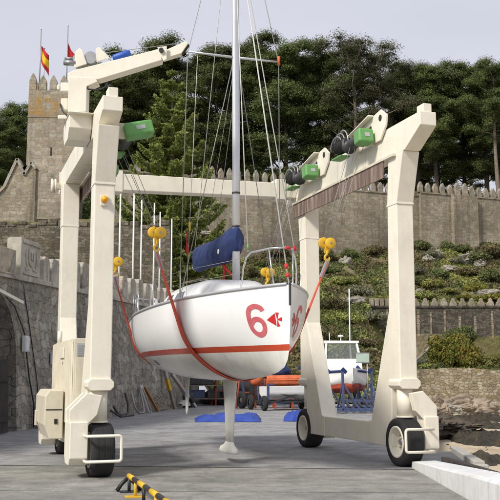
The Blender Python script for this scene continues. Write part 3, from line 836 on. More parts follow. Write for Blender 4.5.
# cabin trunk and cockpit coaming
cbm = MB()
CT = [(.2, .02), (.6, .20), (1.2, .40), (2.0, .50), (3.2, .54), (4.1, .54), (4.4, .50), (4.75, .05)]
CW = [(.2, .30), (.6, .52), (1.2, .70), (2.2, .84), (3.2, .90), (4.1, .90), (4.75, .88)]
rows = []
for i in range(36):
    t = .2 + 4.55 * i / 35
    h, w_ = itp(CT, t), itps(CW, t); z0 = itps(ZD, t) + .02
    r_ = []
    for k in range(17):
        u = -1 + 2 * k / 16
        r_.append((w_ * u * (1 - .0), t, z0 + .03 + h * max(0, 1 - abs(u) ** 5)))
    rows.append(r_)
cbm.grid(rows)
cabin = cbm.build('cabin', M['white'], boat)
cn = MB()
for s in (-1, 1):
    cn.prism([(4.5, 3.08), (7.0, 3.09), (7.0, 3.16), (6.2, 3.24), (4.5, 3.36)], *(sorted((s * .62, s * .76))), 'x')
cn.build('cockpit_coaming', M['white'], boat, .03)
wn = MB()
for s in (-1, 1):
    for t0, t1 in ((2.5, 3.1), (3.35, 3.9)):
        pts = []
        for t, z in ((t0, 3.28), (t1, 3.29), (t1, 3.42), (t0 + .1, 3.42)):
            h, w_ = itp(CT, t), itps(CW, t); z0 = itps(ZD, t) + .05
            u = max(0.0, 1 - (z - z0) / h) ** .2
            pts.append((s * (w_ * u + .012), t, z))
        pts2 = [(a - s * .03, b, c) for a, b, c in pts]
        wn.add(pts + pts2, [(0, 1, 2, 3), (0, 4, 5, 1), (1, 5, 6, 2), (2, 6, 7, 3), (3, 7, 4, 0)])
wn.build('cabin_window', M['glass'], cabin)
hc = MB(); hc.box(-.28, .28, -.55, -.05, 3.18, 3.25); hc.build('fore_hatch', M['glass'], boat, .02)
hr = MB()
for s in (-1, 1): hr.tube([(s * .5, 1.9, 3.55), (s * .5, 2.0, 3.64), (s * .55, 3.4, 3.69), (s * .55, 3.5, 3.62)], .016, 6)
hr.build('handrail', M['wood'], cabin)
wi = MB()
for s in (-1, 1):
    wi.lathe([(3.30, .075), (3.40, .055), (3.43, .07), (3.46, .07)], (s * .82, 5.0, 0), 'z', 16)
    wi.box(s * .85 - .03, s * .85 + .03, 4.9, 5.1, 3.06, 3.31)
wi.build('sheet_winch', M['steel'], boat)

# keel with a bulb-ended foot, rudder
def foil(mb, stations, n=14):
    rows = []
    for z, t0, t1, th in stations:
        r_ = []
        for k in range(2 * n):
            a = 2 * PI * k / (2 * n)
            xx = .5 - .5 * math.cos(a)
            y = th * (1.0 * math.sqrt(max(0, xx)) * (1 - xx) * 1.9) * (1 if a < PI else -1)
            r_.append((y, t0 + (t1 - t0) * xx, z))
        rows.append(r_)
    mb.grid(rows, closed=True)
    b = len(mb.v) - len(rows) * 2 * n
    mb.f.append(tuple(b + k for k in range(2 * n))); mb.sm.append(False)
    e = len(mb.v) - 2 * n
    mb.f.append(tuple(e + k for k in range(2 * n))); mb.sm.append(False)
kl = MB()
foil(kl, [(1.70, 1.28, 2.30, .085), (1.62, 1.32, 2.26, .075), (1.2, 1.42, 2.16, .07), (.7, 1.52, 2.06, .066), (.36, 1.58, 2.02, .066)])
keel = kl.build('keel', M['keel'], boat)
kb = MB()
foil(kb, [(.40, 1.57, 2.03, .07), (.33, 1.50, 2.16, .085), (.27, 1.38, 2.42, .15), (.20, 1.34, 2.50, .19), (.185, 1.36, 2.47, .17)])
kb.build('keel_bulb', M['keel'], keel)
rd = MB()
foil(rd, [(1.82, 4.98, 5.40, .045), (1.3, 5.04, 5.36, .04), (.9, 5.10, 5.30, .034), (.78, 5.14, 5.26, .028)])
rd.build('rudder', M['keel'], boat)

# bow number 6 and red arrow on both sides, waterline emblem
def strip_on_hull(mb, path, wid, side, off=.006):
    """path in (t, z); ribbon of given width"""
    n = len(path); L_, R_ = [], []
    for i, p in enumerate(path):
        a = Vector(path[max(0, i - 1)]); b = Vector(path[min(n - 1, i + 1)])
        d = (b - a).normalized(); nn = Vector((-d.y, d.x))
        ww = wid[i] if isinstance(wid, list) else wid
        L_.append(hullpt(side, p[0] + nn.x * ww / 2, p[1] + nn.y * ww / 2, off)); R_.append(hullpt(side, p[0] - nn.x * ww / 2, p[1] - nn.y * ww / 2, off))
    mb.add(L_ + R_, [(i, i + 1, n + i + 1, n + i) for i in range(n - 1)])
def six(side):
    mb = MB()
    # seen from this side the reading direction runs towards +x of the picture; the bow is to the right on the near side
    c_t, c_z, sx = -1.00, 2.615, (-1 if side < 0 else 1)
    P = []
    raw = [(.20, .19), (.17, .245), (.08, .285), (0, .29), (-.10, .26), (-.16, .19), (-.185, .08), (-.19, -.06), (-.17, -.17), (-.10, -.25), (0, -.28), (.10, -.25), (.165, -.17), (.17, -.07), (.11, .005), (.0, .035), (-.10, .0), (-.155, -.06)]
    for i in range(len(raw) - 1):
        a, b, c, d = raw[max(0, i - 1)], raw[i], raw[i + 1], raw[min(len(raw) - 1, i + 2)]
        for k in range(5):
            u = k / 5
            P.append(tuple(.5 * (2 * b[q] + (c[q] - a[q]) * u + (2 * a[q] - 5 * b[q] + 4 * c[q] - d[q]) * u * u + (3 * b[q] - a[q] - 3 * c[q] + d[q]) * u ** 3) for q in (0, 1)))
    P.append(raw[-1])
    P = [(c_t + sx * x * .74, c_z + z * .84) for x, z in P]
    strip_on_hull(mb, P, .085, side)
    mb.build('bow_number', M['redpaint'], boat, recalc=False)
    ar = MB()
    # arrow head pointing aft, with a cross behind it
    tip = -1.20; z0 = 2.62
    n = 8
    for i in range(n):
        a, b = i / n, (i + 1) / n
        ta, tb_ = tip - .17 * a, tip - .17 * b
        ha, hb_ = .105 * a, .105 * b
        ar.add([hullpt(side, ta, z0 - ha), hullpt(side, tb_, z0 - hb_), hullpt(side, tb_, z0 + hb_), hullpt(side, ta, z0 + ha)], [(0, 1, 2, 3)])
    for q in (1, -1):
        strip_on_hull(ar, [(tip - .200, z0 + q * .012), (tip - .205, z0 + q * .06), (tip - .21, z0 + q * .115)], [.014, .028, .065], side)
    strip_on_hull(ar, [(tip - .205, z0), (tip - .24, z0), (tip - .285, z0)], [.02, .035, .075], side)
    ar.build('bow_arrow', M['redmark'], boat, recalc=False)
six(-1); six(1)
em = MB()
for dz in (0, .07): strip_on_hull(em, [(3.62, 1.93 + dz), (3.84, 1.935 + dz)], .014, -1)
for dt in (0, .07, .14, .21): strip_on_hull(em, [(3.62 + dt, 1.93), (3.62 + dt, 2.0)], .018, -1)
strip_on_hull(em, [(3.66, 1.965), (3.82, 1.965)], .02, -1)
em.build('hull_emblem', M['dark'], boat, recalc=False)

# mast, spreaders, boom, sail cover
MT = 1.38
mastp = [(0, MT - .02, 3.10), (0, MT, 6), (0, MT + .06, 9.0), (0, MT + .16, 12.6)]
ma = MB(); ma.tube(mastp, .078, 18, r2=.062); mast = ma.build('mast', M['alu'], boat)
for s in (-1, 1):
    sp_ = MB(); sp_.tube([(0, MT + .03, 8.16), (s * .98, MT + .16, 8.22)], [.028, .018], 10)
    spo = sp_.build('spreader', M['alu'], mast)
    te = MB()
    te.tube([(s * .985, MT + .16, 8.15), (s * .985, MT + .16, 8.19 if s < 0 else 8.34)], .03, 10); te.build('spreader_tip', M['orange'] if s > 0 else M['alu'], mast)
bo = MB(); bo.tube([(0, MT + .1, 4.02), (0, 4.62, 4.17)], .055, 12); bo.build('boom', M['alu'], boat)
gn = MB(); gn.box(-.05, .05, MT + .03, MT + .16, 3.95, 4.1)
for z in (3.45, 4.62, 5.3): gn.lathe([(z, .085), (z + .035, .085)], (0, MT, 0), 'z', 16)
gn.build('mast_fitting', M['dark'], mast)
sc_ = MB(); rows = []
NS = 64
for i in range(NS + 1):
    u = i / NS; t = MT - .16 + (4.60 - MT + .16) * u
    top = itps([(0, 4.60), (.08, 4.66), (.25, 4.60), (.5, 4.58), (.8, 4.62), (.95, 4.60), (1, 4.52)], u)
    bot = itps([(0, 4.18), (.1, 3.98), (.3, 3.97), (.6, 4.02), (.85, 4.03), (1, 4.12)], u)
    wd = itps([(0, .06), (.06, .17), (.3, .19), (.7, .15), (.93, .12), (1, .06)], u)
    r_ = []
    for k in range(36):
        a = 2 * PI * k / 36
        cx_, cz_ = math.cos(a), math.sin(a)
        n1 = mn.noise(Vector((u * 5, cx_ * 1.2, cz_ * 1.2)))
        n2 = mn.noise(Vector((u * 22 + cz_ * 3.0, cx_ * 1.5, cz_ * 2.2)))
        gather = .06 * abs(math.sin(u * 24 + 1.5 * cz_)) ** 3
        rr = 1 + .22 * n1 + .16 * n2 - gather
        sag = .92 if cz_ < -.2 else 1
        r_.append((wd * cx_ * rr * sag, t + .02 * n2, (top + bot) / 2 + (top - bot) / 2 * cz_ * (1 + .07 * n1 + .05 * n2)))
    rows.append(r_)
sc_.grid(rows, closed=True)
sc_.add(rows[0], [tuple(range(36))]); sc_.add(rows[-1], [tuple(range(36))])
cover = sc_.build('sail_cover', M['navy'], boat)
cbdg = MB(); cbdg.lathe([(-.205, .05), (-.190, .05)], (0, 1.95, 4.20), 'x', 14); cbdg.build('cover_badge', M['white'], cover)
vg = MB(); vg.tube([(0, MT + .12, 3.62), (0, 2.35, 4.0)], .022, 8); vg.tube([(-.05, 2.05, 3.5), (-.02, 2.1, 3.98)], .02, 8); vg.build('boom_vang', M['slingred'], boat)

# rigging wires
def wire(name, a, b, r=.008, mat='wire', par=None):
    m_ = MB(); m_.tube([a, b], r, 6); return m_.build(name, M[mat], par or boat)
TOP = (0, MT + .16, 12.5)
for s in (-1, 1):
    cs_ = MB(); cs_.tube([TOP, (s * .985, MT + .16, 8.20), (s * 1.06, MT + .35, 3.1)], .0085, 6); cs_.build('cap_shroud', M['wire'], boat)
    wire('lower_shroud', (s * .05, MT + .04, 8.1), (s * 1.02, MT + .55, 3.1), .0085)
    wire('lazy_jack', (s * .04, MT + .05, 7.9), (s * .12, 3.3, 4.55), .005)
wire('forestay', (0, MT + .05, 11.2), (0, -1.58, 3.2), .014, 'rope')
wire('genoa_halyard', (.03, MT + .02, 11.0), (.33, -1.0, 3.86), .011, 'rope')
wire('spinnaker_halyard', (-.03, MT + .02, 10.6), (-.38, -.55, 3.86), .010, 'rope')
wire('topping_lift', (0, MT + .2, 12.4), (0, 4.6, 4.55), .007, 'rope')
wire('flag_halyard', (-.78, MT + .15, 8.2), (-.80, 2.2, 3.3), .006, 'rope')
tp = MB()
for z0, z1 in ((3.47, 3.55), (3.32, 3.38)):
    f = lambda z: (0, -1.58 + (MT + .05 + 1.58) * (z - 3.2) / 8.0, z)
    tp.tube([f(z0), f(z1)], .032, 10)
tp.tube([(.33, -1.0, 3.85), (.33, -1.0, 3.93)], .03, 8); tp.tube([(0, -1.46, 3.83), (0.09, -1.42, 3.83)], .024, 8)
tp.build('red_tape', M['redmark'], boat)
gt = MB(); gt.tube([(-.38, -.55, 3.9), (-.375, -.53, 4.0)], .02, 8); gt.build('green_tape', M['green'], boat)

# bow pulpit, stanchions, guard wires, stern rail
pu = MB()
zt_ = 3.82
pu.tube([(-.52, -.55, 3.13), (-.50, -.65, 3.55), (-.46, -.70, 3.74), (-.40, -.78, zt_), (-.2, -1.25, zt_ + .02), (0, -1.42, zt_ + .02), (.2, -1.25, zt_ + .02), (.40, -.78, zt_), (.46, -.70, 3.74), (.50, -.65, 3.55), (.52, -.55, 3.13)], .0165, 10)
for s in (-1, 1): pu.tube([(s * .22, -1.2, zt_ + .015), (s * .17, -1.32, 3.17)], .014, 8)
pu.build('pulpit', M['steel'], boat)
sn_pos = [1.0, 2.6, 4.3, 5.8]
for s in (-1, 1):
    for t in sn_pos:
        b_ = itps(BT, t) - .05
        m_ = MB(); m_.tube([(s * b_, t, itps(ZD, t)), (s * (b_ + .02), t, itps(ZD, t) + .56)], .011, 8); m_.build('stanchion', M['steel'], boat)
    gw = MB()
    for h in (.55, .30):
        gw.tube([(s * (.50 if h > .5 else .49), -.62, 3.13 + h + .05)] + [(s * (itps(BT, t) - .03), t, itps(ZD, t) + h) for t in sn_pos] + [(s * .9, 7.0, 3.06 + h)], .0035, 5)
    gw.build('guard_wire', M['wire'], boat)
    sr = MB()
    sr.tube([(s * .92, 6.55, 3.07), (s * .92, 6.7, 3.60), (s * .90, 7.1, 3.64), (s * .70, 7.32, 3.64), (s * .45, 7.36, 3.64)], .0145, 8)
    sr.tube([(s * .86, 7.15, 3.64), (s * .84, 7.30, 3.08)], .0125, 8); sr.tube([(s * .45, 7.36, 3.64), (s * .45, 7.30, 3.08)], .0125, 8)
    sr.build('stern_rail', M['steel'], boat)
# tiller
ti = MB(); ti.tube([(0, 6.4, 3.25), (0, 5.2, 3.42)], .022, 8); ti.tube([(0, 6.4, 3.0), (0, 6.4, 3.3)], .03, 8); ti.build('tiller', M['wood'], boat)
ag = MB()
rows = []
for i in range(10):
    u = i / 9
    rows.append([(-.84 + .02 * math.sin(4 * u + 1.2 * k), 2.05 - .012 * k - .05 * math.sin(u * PI) * (k / 4), 4.62 - .42 * u - .03 * k) for k in range(5)])
ag.grid(rows); agm = ag.build('small_flag', M['slingred'], boat); so_ = agm.modifiers.new('thick', 'SOLIDIFY'); so_.thickness = .006
oy = MB(); oy.tube([(-.78, 2.05, 4.62), (-.78, 2.06, 4.80)], .02, 6); oy.build('flag_top', M['flagyellow'], agm)
rt = MB(); rt.tube([(-.10, 5.05, 1.99), (-.10, 5.05, 1.70)], .03, 8); rt.tube([(-.16, 5.05, 1.72), (-.03, 5.1, 1.69)], .04, 8); rt.build('red_lashing', M['sling'], boat)

# ------------------------------------------------------------------ slings and hook blocks (local to the same frame)
def belly(t, nseg=48):
    pts = []
    for j in range(nseg + 1):
        w_ = -1 + 2 * j / nseg
        s_ = -1 if w_ < 0 else 1
        zd, zk = itps(ZD, t), itp(ZK, t)
        f = math.sin(PI / 2 * (1 - abs(w_)))
        z = zd + (zk - zd) * f
        y = hb(t, z) if 0 < j < nseg or True else 0
        if abs(w_) < 1e-6: y = 0
        pts.append((s_ * (y + .012), z - .012))
    return pts
def hull2d(pts):
    pts = sorted(set((round(a, 4), round(b, 4)) for a, b in pts))
    lo = []
    for p in pts:
        while len(lo) >= 2 and (lo[-1][0] - lo[-2][0]) * (p[1] - lo[-2][1]) - (lo[-1][1] - lo[-2][1]) * (p[0] - lo[-2][0]) <= 0: lo.pop()
        lo.append(p)
    return lo
def sling(t_top, t_hull, zL, zR, vL, vR, label):
    root = empty('lifting_sling', LO, AX, label, 'sling', 'red slings under the sailboat')
    b_ = belly(t_hull)
    path = hull2d(b_ + [(vL, zL), (vR, zR)])
    # path: lower hull from left hook to right hook
    P = []
    for v_, z in path:
        zz_ = max(0, min(1, (z - 3.0) / (min(zL, zR) - 3.0)))
        P.append((v_, t_hull + (t_top - t_hull) * zz_, z))
    # densify the first and last straight runs
    wid = .24; th_ = .012
    n = len(P)
    rowsA = []
    for i, p in enumerate(P):
        a = P[max(0, i - 1)]; c = P[min(n - 1, i + 1)]
        d = Vector((c[0] - a[0], 0, c[2] - a[2])).normalized(); nn = Vector((d.z, 0, -d.x))
        wdt = wid * (.40 if i in (0, n - 1) else 1) * (.55 if i > n * .62 else 1)
        rowsA.append([(p[0] - nn.x * 0, p[1] - wdt / 2, p[2]), (p[0], p[1] + wdt / 2, p[2]), (p[0] + nn.x * th_, p[1] + wdt / 2, p[2] + nn.z * th_), (p[0] + nn.x * th_, p[1] - wdt / 2, p[2] + nn.z * th_)])
    m_ = MB(); m_.grid(rowsA, smooth=False, closed=True)
    m_.build('webbing', M['sling'], root)
    ey = MB()
    for (v_, z), nb in (((vL, zL), P[1]), ((vR, zR), P[-2])):
        d = (Vector((nb[0], nb[1], nb[2])) - Vector((v_, t_top, z))).normalized()
        e = Vector((v_, t_top, z))
        ey.bar(e - d * .06, e + d * .34, .075, .035, up=(0, 1, 0))
    ey.build('sling_eye', M['strap'], root)
def hookblock(v, t, z, vtop, ttop, ztop, label):
    z += .06
    root = empty('hook_block', LO, AX, label, 'hook block', 'yellow hook blocks under the hoist beams')
    sh = MB()
    for dv, dt_, dz in ((-.055, .05, .015), (.055, -.05, 0)):
        sh.lathe([(-.035, .03), (-.035, .098), (-.022, .112), (.022, .112), (.035, .098), (.035, .03)], (v + dv, t + dt_, z + .31 + dz), 'y', 22)
    sh.bar((v, t - .02, z + .32), (v, t + .02, z + .12), .085, .06, up=(0, 1, 0))
    bo_ = sh.build('sheave', M['yellow'], root)
    cp_ = MB()
    for dv, dt_, dz in ((-.055, .05, .015), (.055, -.05, 0)):
        cp_.lathe([(-.044, .022), (.044, .022)], (v + dv, t + dt_, z + .31 + dz), 'y', 12)
    cp_.build('pin', M['grey'], bo_)
    hk = MB()
    hk.tube([(v, t, z + .17), (v + .0, t, z + .10), (v - .045, t, z + .05), (v - .05, t, z - .005), (v, t, z - .05), (v + .05, t, z - .005), (v + .045, t, z + .035)], [.027, .027, .026, .025, .027, .022, .012], 10)
    hk.build('hook', M['yellow'], root)
    for dv, dt_ in ((-.10, .05), (.02, .05), (.0, -.05), (.11, -.05)):
        cbz = MB(); cbz.tube([(v + dv * .8, t + dt_, z + .31), (vtop + dv, ttop + dt_ * 2.2, ztop)], .006, 5)
        cbz.build('hoist_cable', M['wire'], root)
hookblock(-1.71, .9, 3.98, -2.42, 1.0, 5.95, 'yellow hook block on the near sling leg left of the boat')
hookblock(1.76, .9, 3.94, 2.50, 1.0, 6.40, 'yellow hook block in front of the right rear leg')
hookblock(-1.78, 5.0, 3.92, -2.42, 4.6, 5.9, 'yellow hook block beside the front left leg, far sling')
hookblock(1.95, 5.0, 3.80, 2.50, 4.6, 6.35, 'yellow hook block seen through the bow rail of the boat')
sling(.9, 1.0, 3.98, 3.94, -1.71, 1.76, 'front red webbing sling crossing the near side of the hull below the mast')
sling(5.0, 6.75, 3.92, 3.80, -1.78, 1.95, 'rear red webbing sling wrapped round the stern of the boat')
# ================================================================== the place
def structure(o): return tag(o, kind='structure')
rg = np.random.default_rng(11)
def px(x, Y, z=1.7): return (x - 250) * (Y * .9905 + (z - 1.7) * .1376) / 900.0 / .9905 ** 0   # sideways metres of a picture column at distance Y, height z
WX0 = -7.34
WA = math.atan2(27.5, 4.30)          # direction of the quay wall

# ---- yard, apron, joints, kerb, slipway, beach, sea
gm = MB()
edge = [(-60, -30), (3.0, -30), (3.0, 17.05), (4.05, 22.5), (6.3, 34), (8.6, 44.8), (11.5, 58), (11.5, 70), (-60, 70)]
gm.prism(edge, -4.0, 0.0, 'z')
structure(gm.build('yard_ground', M['asphalt']))
am = MB()
am.prism([(-20, -25), (2.985, -25), (2.985, 16.6), (-2.2, 17.15), (-8.2, 17.6), (-20, 18.2)], .002, .008, 'z')
structure(am.build('concrete_apron', M['concrete']))
jm = MB()
for (a, b) in (((2.98, 16.66), (-2.2, 17.22)), ((-2.2, 17.22), (-8.2, 17.68))):
    jm.bar((a[0], a[1], .006), (b[0], b[1], .006), .07, .006)
for y in (13.4, 10.0):
    jm.bar((2.9, y, .0075), (-20, y + .9, .0075), .02, .004)
structure(jm.build('expansion_joint', M['jointdark']))

kb_ = MB(); rows = []
for y in [17.02, 16.98] + [16.8 - .6 * i for i in range(24)]:
    h = min(.46, .13 + .055 * (17 - y)) * (0.35 if y > 17 else 1)
    wob = .012 * math.sin(y * 2.1)
    rows.append([(3.0 + wob, y, -.3), (3.0 + wob, y, h * .55), (3.0 + wob, y, h * .86), (3.02, y, h * .93), (3.06, y, h * .96), (3.42, y, h + .005), (3.43, y, -.3)])
kb_.grid(rows, smooth=False)
kb_.add(rows[0], [tuple(range(7))])
kerb = kb_.build('quay_kerb', M['whitepaint'])
tag(kerb, 'white painted quay kerb rising towards the viewer at the right edge of the ground', 'kerb')
rl = MB(); rl.add([(3.45, 16.6, .0), (3.57, 16.6, .0), (3.57, 16.6, .24), (3.45, 16.6, .24), (3.45, 3, .0), (3.57, 3, .0), (3.57, 3, .60), (3.45, 3, .60)],
                  [(0, 1, 2, 3), (7, 6, 5, 4), (0, 4, 5, 1), (1, 5, 6, 2), (2, 6, 7, 3), (3, 7, 4, 0)])
rl.v = [(a, b, (c if c < .1 else min(c, .215 + .055 * (17 - b) if b > 11 else .60))) for a, b, c in rl.v]
ro_ = rl.build('timber_fender', M['darkwood'])
tag(ro_, 'dark timber fender lying along the back of the white kerb', 'fender')
sw = MB()
sw.add([(3.005, 17.06, -.012), (4.15, 17.06, -.012), (5.35, 24.5, -.32), (4.4, 24.5, -.32), (3.005, 17.06, -1.6), (4.15, 17.06, -1.6), (5.35, 24.5, -2.2), (4.4, 24.5, -2.2)],
       [(0, 1, 2, 3), (0, 4, 5, 1), (1, 5, 6, 2), (2, 6, 7, 3), (3, 7, 4, 0)])
structure(sw.build('slipway', M['rampgrey']))
sk = MB(); sk.bar((4.28, 17.2, -.02), (5.48, 24.6, -.33), .22, .26); sk.bar((3.62, 16.99, -.05), (4.385, 16.99, -.05), .22, .24)
tag(sk.build('slipway_kerb', M['kerbgrey'], bevel=.02), 'pale concrete kerb along the seaward side of the grey slipway', 'kerb')

def bz(x, y):      # beach height
    z = -1.62 + .0075 * (y - 30) - .010 * max(0, x - 14)
    z += .10 * mn.noise(Vector((x * .22, y * .16, 0))) + .05 * mn.noise(Vector((x * .8, y * .6, 4)))
    if y > 70: z += .05 * (y - 70)
    return z
def hgrid(name, xs, ys, f, mat):
    mb = MB(); mb.grid([[(x, y, f(x, y)) for x in xs] for y in ys])
    return mb.build(name, mat, recalc=False)
xs = [2.9 + .55 * i for i in range(70)] + [42 + 6 * i for i in range(22)]
ys = [-30 + 3 * i for i in range(14)] + [12 + .7 * i for i in range(98)]
structure(hgrid('beach_sand', xs, ys, bz, M['sand']))
sm_ = MB(); sm_.add([(-1500, -1500, -3.4), (2500, -1500, -3.4), (2500, 2500, -3.4), (-1500, 2500, -3.4)], [(0, 1, 2, 3)])
structure(sm_.build('sea_water', M['sea']))
# weed-covered stones on the sand: ragged sheets
def weedsheet(name, x0, x1, y0, y1, step, thr, sd_, hgt=.42):
    mb = MB(); nx = int((x1 - x0) / step); ny = int((y1 - y0) / step)
    def val(i, j):
        x, y = x0 + i * step, y0 + j * step
        u = 2 * (x - x0) / (x1 - x0) - 1; v = 2 * (y - y0) / (y1 - y0) - 1
        return mn.fractal(Vector((x * .45 + sd_, y * .20, sd_)), 1.0, 2.0, 4) * .62 + .55 - (u * u) ** 2 * .6 - v * v * .55
    ids = {}
    def vid(i, j):
        if (i, j) not in ids:
            x, y = x0 + i * step, y0 + j * step
            k = max(0, val(i, j) - thr)
            ids[(i, j)] = len(mb.v)
            mb.v.append((x + step * .35 * mn.noise(Vector((x * 3, y * 3, 1))), y + step * .35 * mn.noise(Vector((x * 3, y * 3, 7))), bz(x, y) - .02 + hgt * min(1, k * 3) * (.35 + .9 * abs(mn.noise(Vector((x * 1.3, y * 1.0, sd_)))) + .35 * rnd.random() + .35 * mn.noise(Vector((x * 3.5, y * 2.5, sd_))))))
        return ids[(i, j)]
    for i in range(nx):
        for j in range(ny):
            if val(i + .5, j + .5) > thr:
                mb.f.append((vid(i, j), vid(i + 1, j), vid(i + 1, j + 1), vid(i, j + 1))); mb.sm.append(False)
    return mb.build(name, M['seaweed'], recalc=False)
for i, (x0, x1, y0, y1, thr, sd_) in enumerate(((9.8, 17.5, 38, 52, .16, 3.3), (7.2, 15.5, 31.5, 38.5, .20, 8.1), (9.5, 16, 53, 60, .32, 1.7), (13.5, 23, 60, 69, .36, 5.2))):
    tag(weedsheet('seaweed_bed', x0, x1, y0, y1, .16, thr, sd_), kind='stuff')

# rocks
def rock(name, c, r, mat, label, sd_, group=None, rz=0, sub=5, cat='rock'):
    bm = bmesh.new(); bmesh.ops.create_icosphere(bm, subdivisions=sub, radius=1)
    for v in bm.verts:
        p = v.co.copy()
        d = 1 + .38 * mn.noise(p * 1.4 + Vector((sd_, 0, 0))) + .16 * mn.noise(p * 3.6 + Vector((0, sd_, 0)))
        cell = mn.cell(p * 2.2 + Vector((sd_, sd_, 0)))
        d *= .94 + .10 * cell + .10 * (1 - 2 * abs(mn.noise(p * 5.5 + Vector((sd_, 3, 0))))) * .6 + .05 * mn.noise(p * 14)
        v.co = Vector((p.x * r[0] * d, p.y * r[1] * d, p.z * r[2] * d))
    me = bpy.data.meshes.new(name); bm.to_mesh(me); bm.free(); me.materials.append(mat)
    o = bpy.data.objects.new(name, me); COL.objects.link(o); o.location = c; o.rotation_euler = (0, 0, rz)
    return tag(o, label, cat, group)
rock('boulder', (px(462, 72), 72, -.9), (2.3, 1.1, .95), M['rock'], 'long pinkish boulder at the foot of the rubble wall behind the weed', 1.1, 'shore boulders', .2)
rock('boulder', (px(432, 70), 70, -.85), (1.0, .9, 1.05), M['rock'], 'upright pale boulder just right of the front right wheel arm', 2.3, 'shore boulders')
rock('boulder', (px(488, 73), 73, -1.0), (1.5, .9, .6), M['rock'], 'low pinkish boulder at the right picture edge below the wall', 6.3, 'shore boulders')
rock('boulder', (px(447, 71), 71, -1.1), (1.1, .9, .55), M['rockgrey'], 'small grey boulder between the two largest pinkish ones', 4.2, 'shore boulders')
rock('boulder', (px(424, 66), 66, -.9), (.9, .9, .7), M['rockgrey'], 'grey boulder half hidden behind the front right leg', 9.4, 'shore boulders')
rock('rock_ledge', (px(434, 48), 48, -1.05), (1.9, 2.4, .55), M['rockdark'], 'dark wet rock ledge sloping down from the yard edge to the sand', 3.7, None, -.35)
rock('rock_ledge', (px(418, 46), 46, -.62), (1.1, 3.0, .6), M['rockdark'], 'dark stepped rock beside the yard edge behind the front right wheel', 5.9, None, -.15)
rock('rock_ledge', (px(420, 56), 56, -.95), (1.6, 2.6, .6), M['rockdark'], 'flat dark rock between the ledge and the pale boulders', 7.7, None, -.15)

# ---- stone quay wall on the left with an arched opening
LWL = 'long grey masonry quay wall with an arched opening and granite merlons on top'
qw = empty('quay_wall', (WX0, 26.5, 0), WA, LWL, 'stone wall')
wm = MB()
arc = [(-.55 + 2.0 * math.cos(a), 2.38 + 2.0 * math.sin(a) * .98) for a in [PI * i / 20 for i in range(21)]]
TOPZ = lambda x: 4.62 + .018 * x
poly = [(-14, -.1), (-2.55, -.1)] + arc[::-1] + [(1.45, -.1), (28.1, -.1), (28.1, TOPZ(28.1)), (-14, TOPZ(-14))]
wm.prism(poly, 0, 2.2, 'y')
wm.v = [(a, b + max(0, c) * .045 if b < 1 else b, c) for a, b, c in wm.v]
wm.build('masonry', M['stoneleft'], qw)
# voussoir ring, 3 cm proud
vr = MB()
for i in range(17):
    a0, a1 = PI * (i + .04) / 17, PI * (i + .96) / 17
    q = [(-.55 + r_ * math.cos(a), 2.38 + r_ * math.sin(a) * .98) for r_, a in ((1.99, a0), (2.50, a0), (2.50, a1), (1.99, a1))]
    vr.prism(q, .06, 1.0, 'y')
vr.v = [(a, b + max(0, c) * .045 if b < .5 else b, c) for a, b, c in vr.v]
vr.build('voussoir', M['stoneleft'], qw, .015)
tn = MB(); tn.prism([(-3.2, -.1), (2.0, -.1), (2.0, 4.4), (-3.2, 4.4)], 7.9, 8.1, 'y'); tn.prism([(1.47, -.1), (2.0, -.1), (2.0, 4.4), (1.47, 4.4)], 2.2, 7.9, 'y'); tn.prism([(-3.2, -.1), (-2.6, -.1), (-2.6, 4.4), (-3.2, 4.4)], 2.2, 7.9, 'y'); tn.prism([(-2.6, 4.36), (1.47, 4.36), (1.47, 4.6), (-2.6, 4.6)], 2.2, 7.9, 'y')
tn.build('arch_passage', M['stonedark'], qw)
cpg = MB()
xx = -13.5
while xx < 28:
    ln = rnd.uniform(.9, 1.5)
    cpg.prism([(xx, TOPZ(xx) + .003), (xx + ln - .02, TOPZ(xx + ln) + .003), (xx + ln - .02, TOPZ(xx + ln) + .17), (xx, TOPZ(xx) + .17)], .12 + rnd.uniform(0, .03), 1.1, 'y'); xx += ln
cpg.build('coping_stone', M['stonemerlon'], qw, .02)
def merlon_block(x0, x1, h, mat, name='merlon', y0=.28, d=.5, round_=True):
    mb = MB(); z0 = TOPZ(x0) + .174
    if round_:
        q = [(x0, z0), (x1, z0), (x1, z0 + h * .82), (x1 - .12, z0 + h), (x0 + .12, z0 + h), (x0, z0 + h * .82)]
    else:
        q = [(x0, z0), (x1, z0), (x1, z0 + h), (x0, z0 + h)]
    mb.prism(q, y0, y0 + d, 'y')
    return mb.build(name, mat, qw, .03)
merlon_block(-1.6, -.2, .75, M['stonemerlon'], round_=False); merlon_block(.15, 1.62, .80, M['stonemerlon'], round_=False)
ca = merlon_block(2.0, 3.6, 1.25, M['stonecarved'], 'carved_coat_of_arms', round_=False)
sh_ = MB(); z0 = TOPZ(1) + .174; cx = 2.80
def relief(mb, q, d0, d1): mb.prism([(cx + a, z0 + b) for a, b in q], .28 - d1, .28 - d0, 'y')
relief(sh_, [(-.26, .98), (.26, .98), (.26, .56), (.16, .44), (0, .38), (-.16, .44), (-.26, .56)], -.01, .05)
relief(sh_, [(-.14, .86), (-.02, .86), (-.02, .58), (-.14, .62)], .052, .08); relief(sh_, [(.04, .86), (.16, .86), (.16, .62), (.04, .56)], .052, .08)
for s in (-1, 1):
    relief(sh_, [(s * .36, .95), (s * .50, .80), (s * .44, .50), (s * .30, .30), (s * .40, .60)], -.01, .04)
    relief(sh_, [(s * .08, .30), (s * .45, .24), (s * .52, .34), (s * .12, .36)], -.01, .035)
relief(sh_, [(-.62, .10), (.62, .10), (.62, .15), (-.62, .15)], -.01, .05)
relief(sh_, [(-.72, 1.10), (.72, 1.10), (.72, 1.19), (-.72, 1.19)], -.01, .05)
sh_.build('shield_relief', M['stonecarved'], ca, .012)
x_ = 3.95
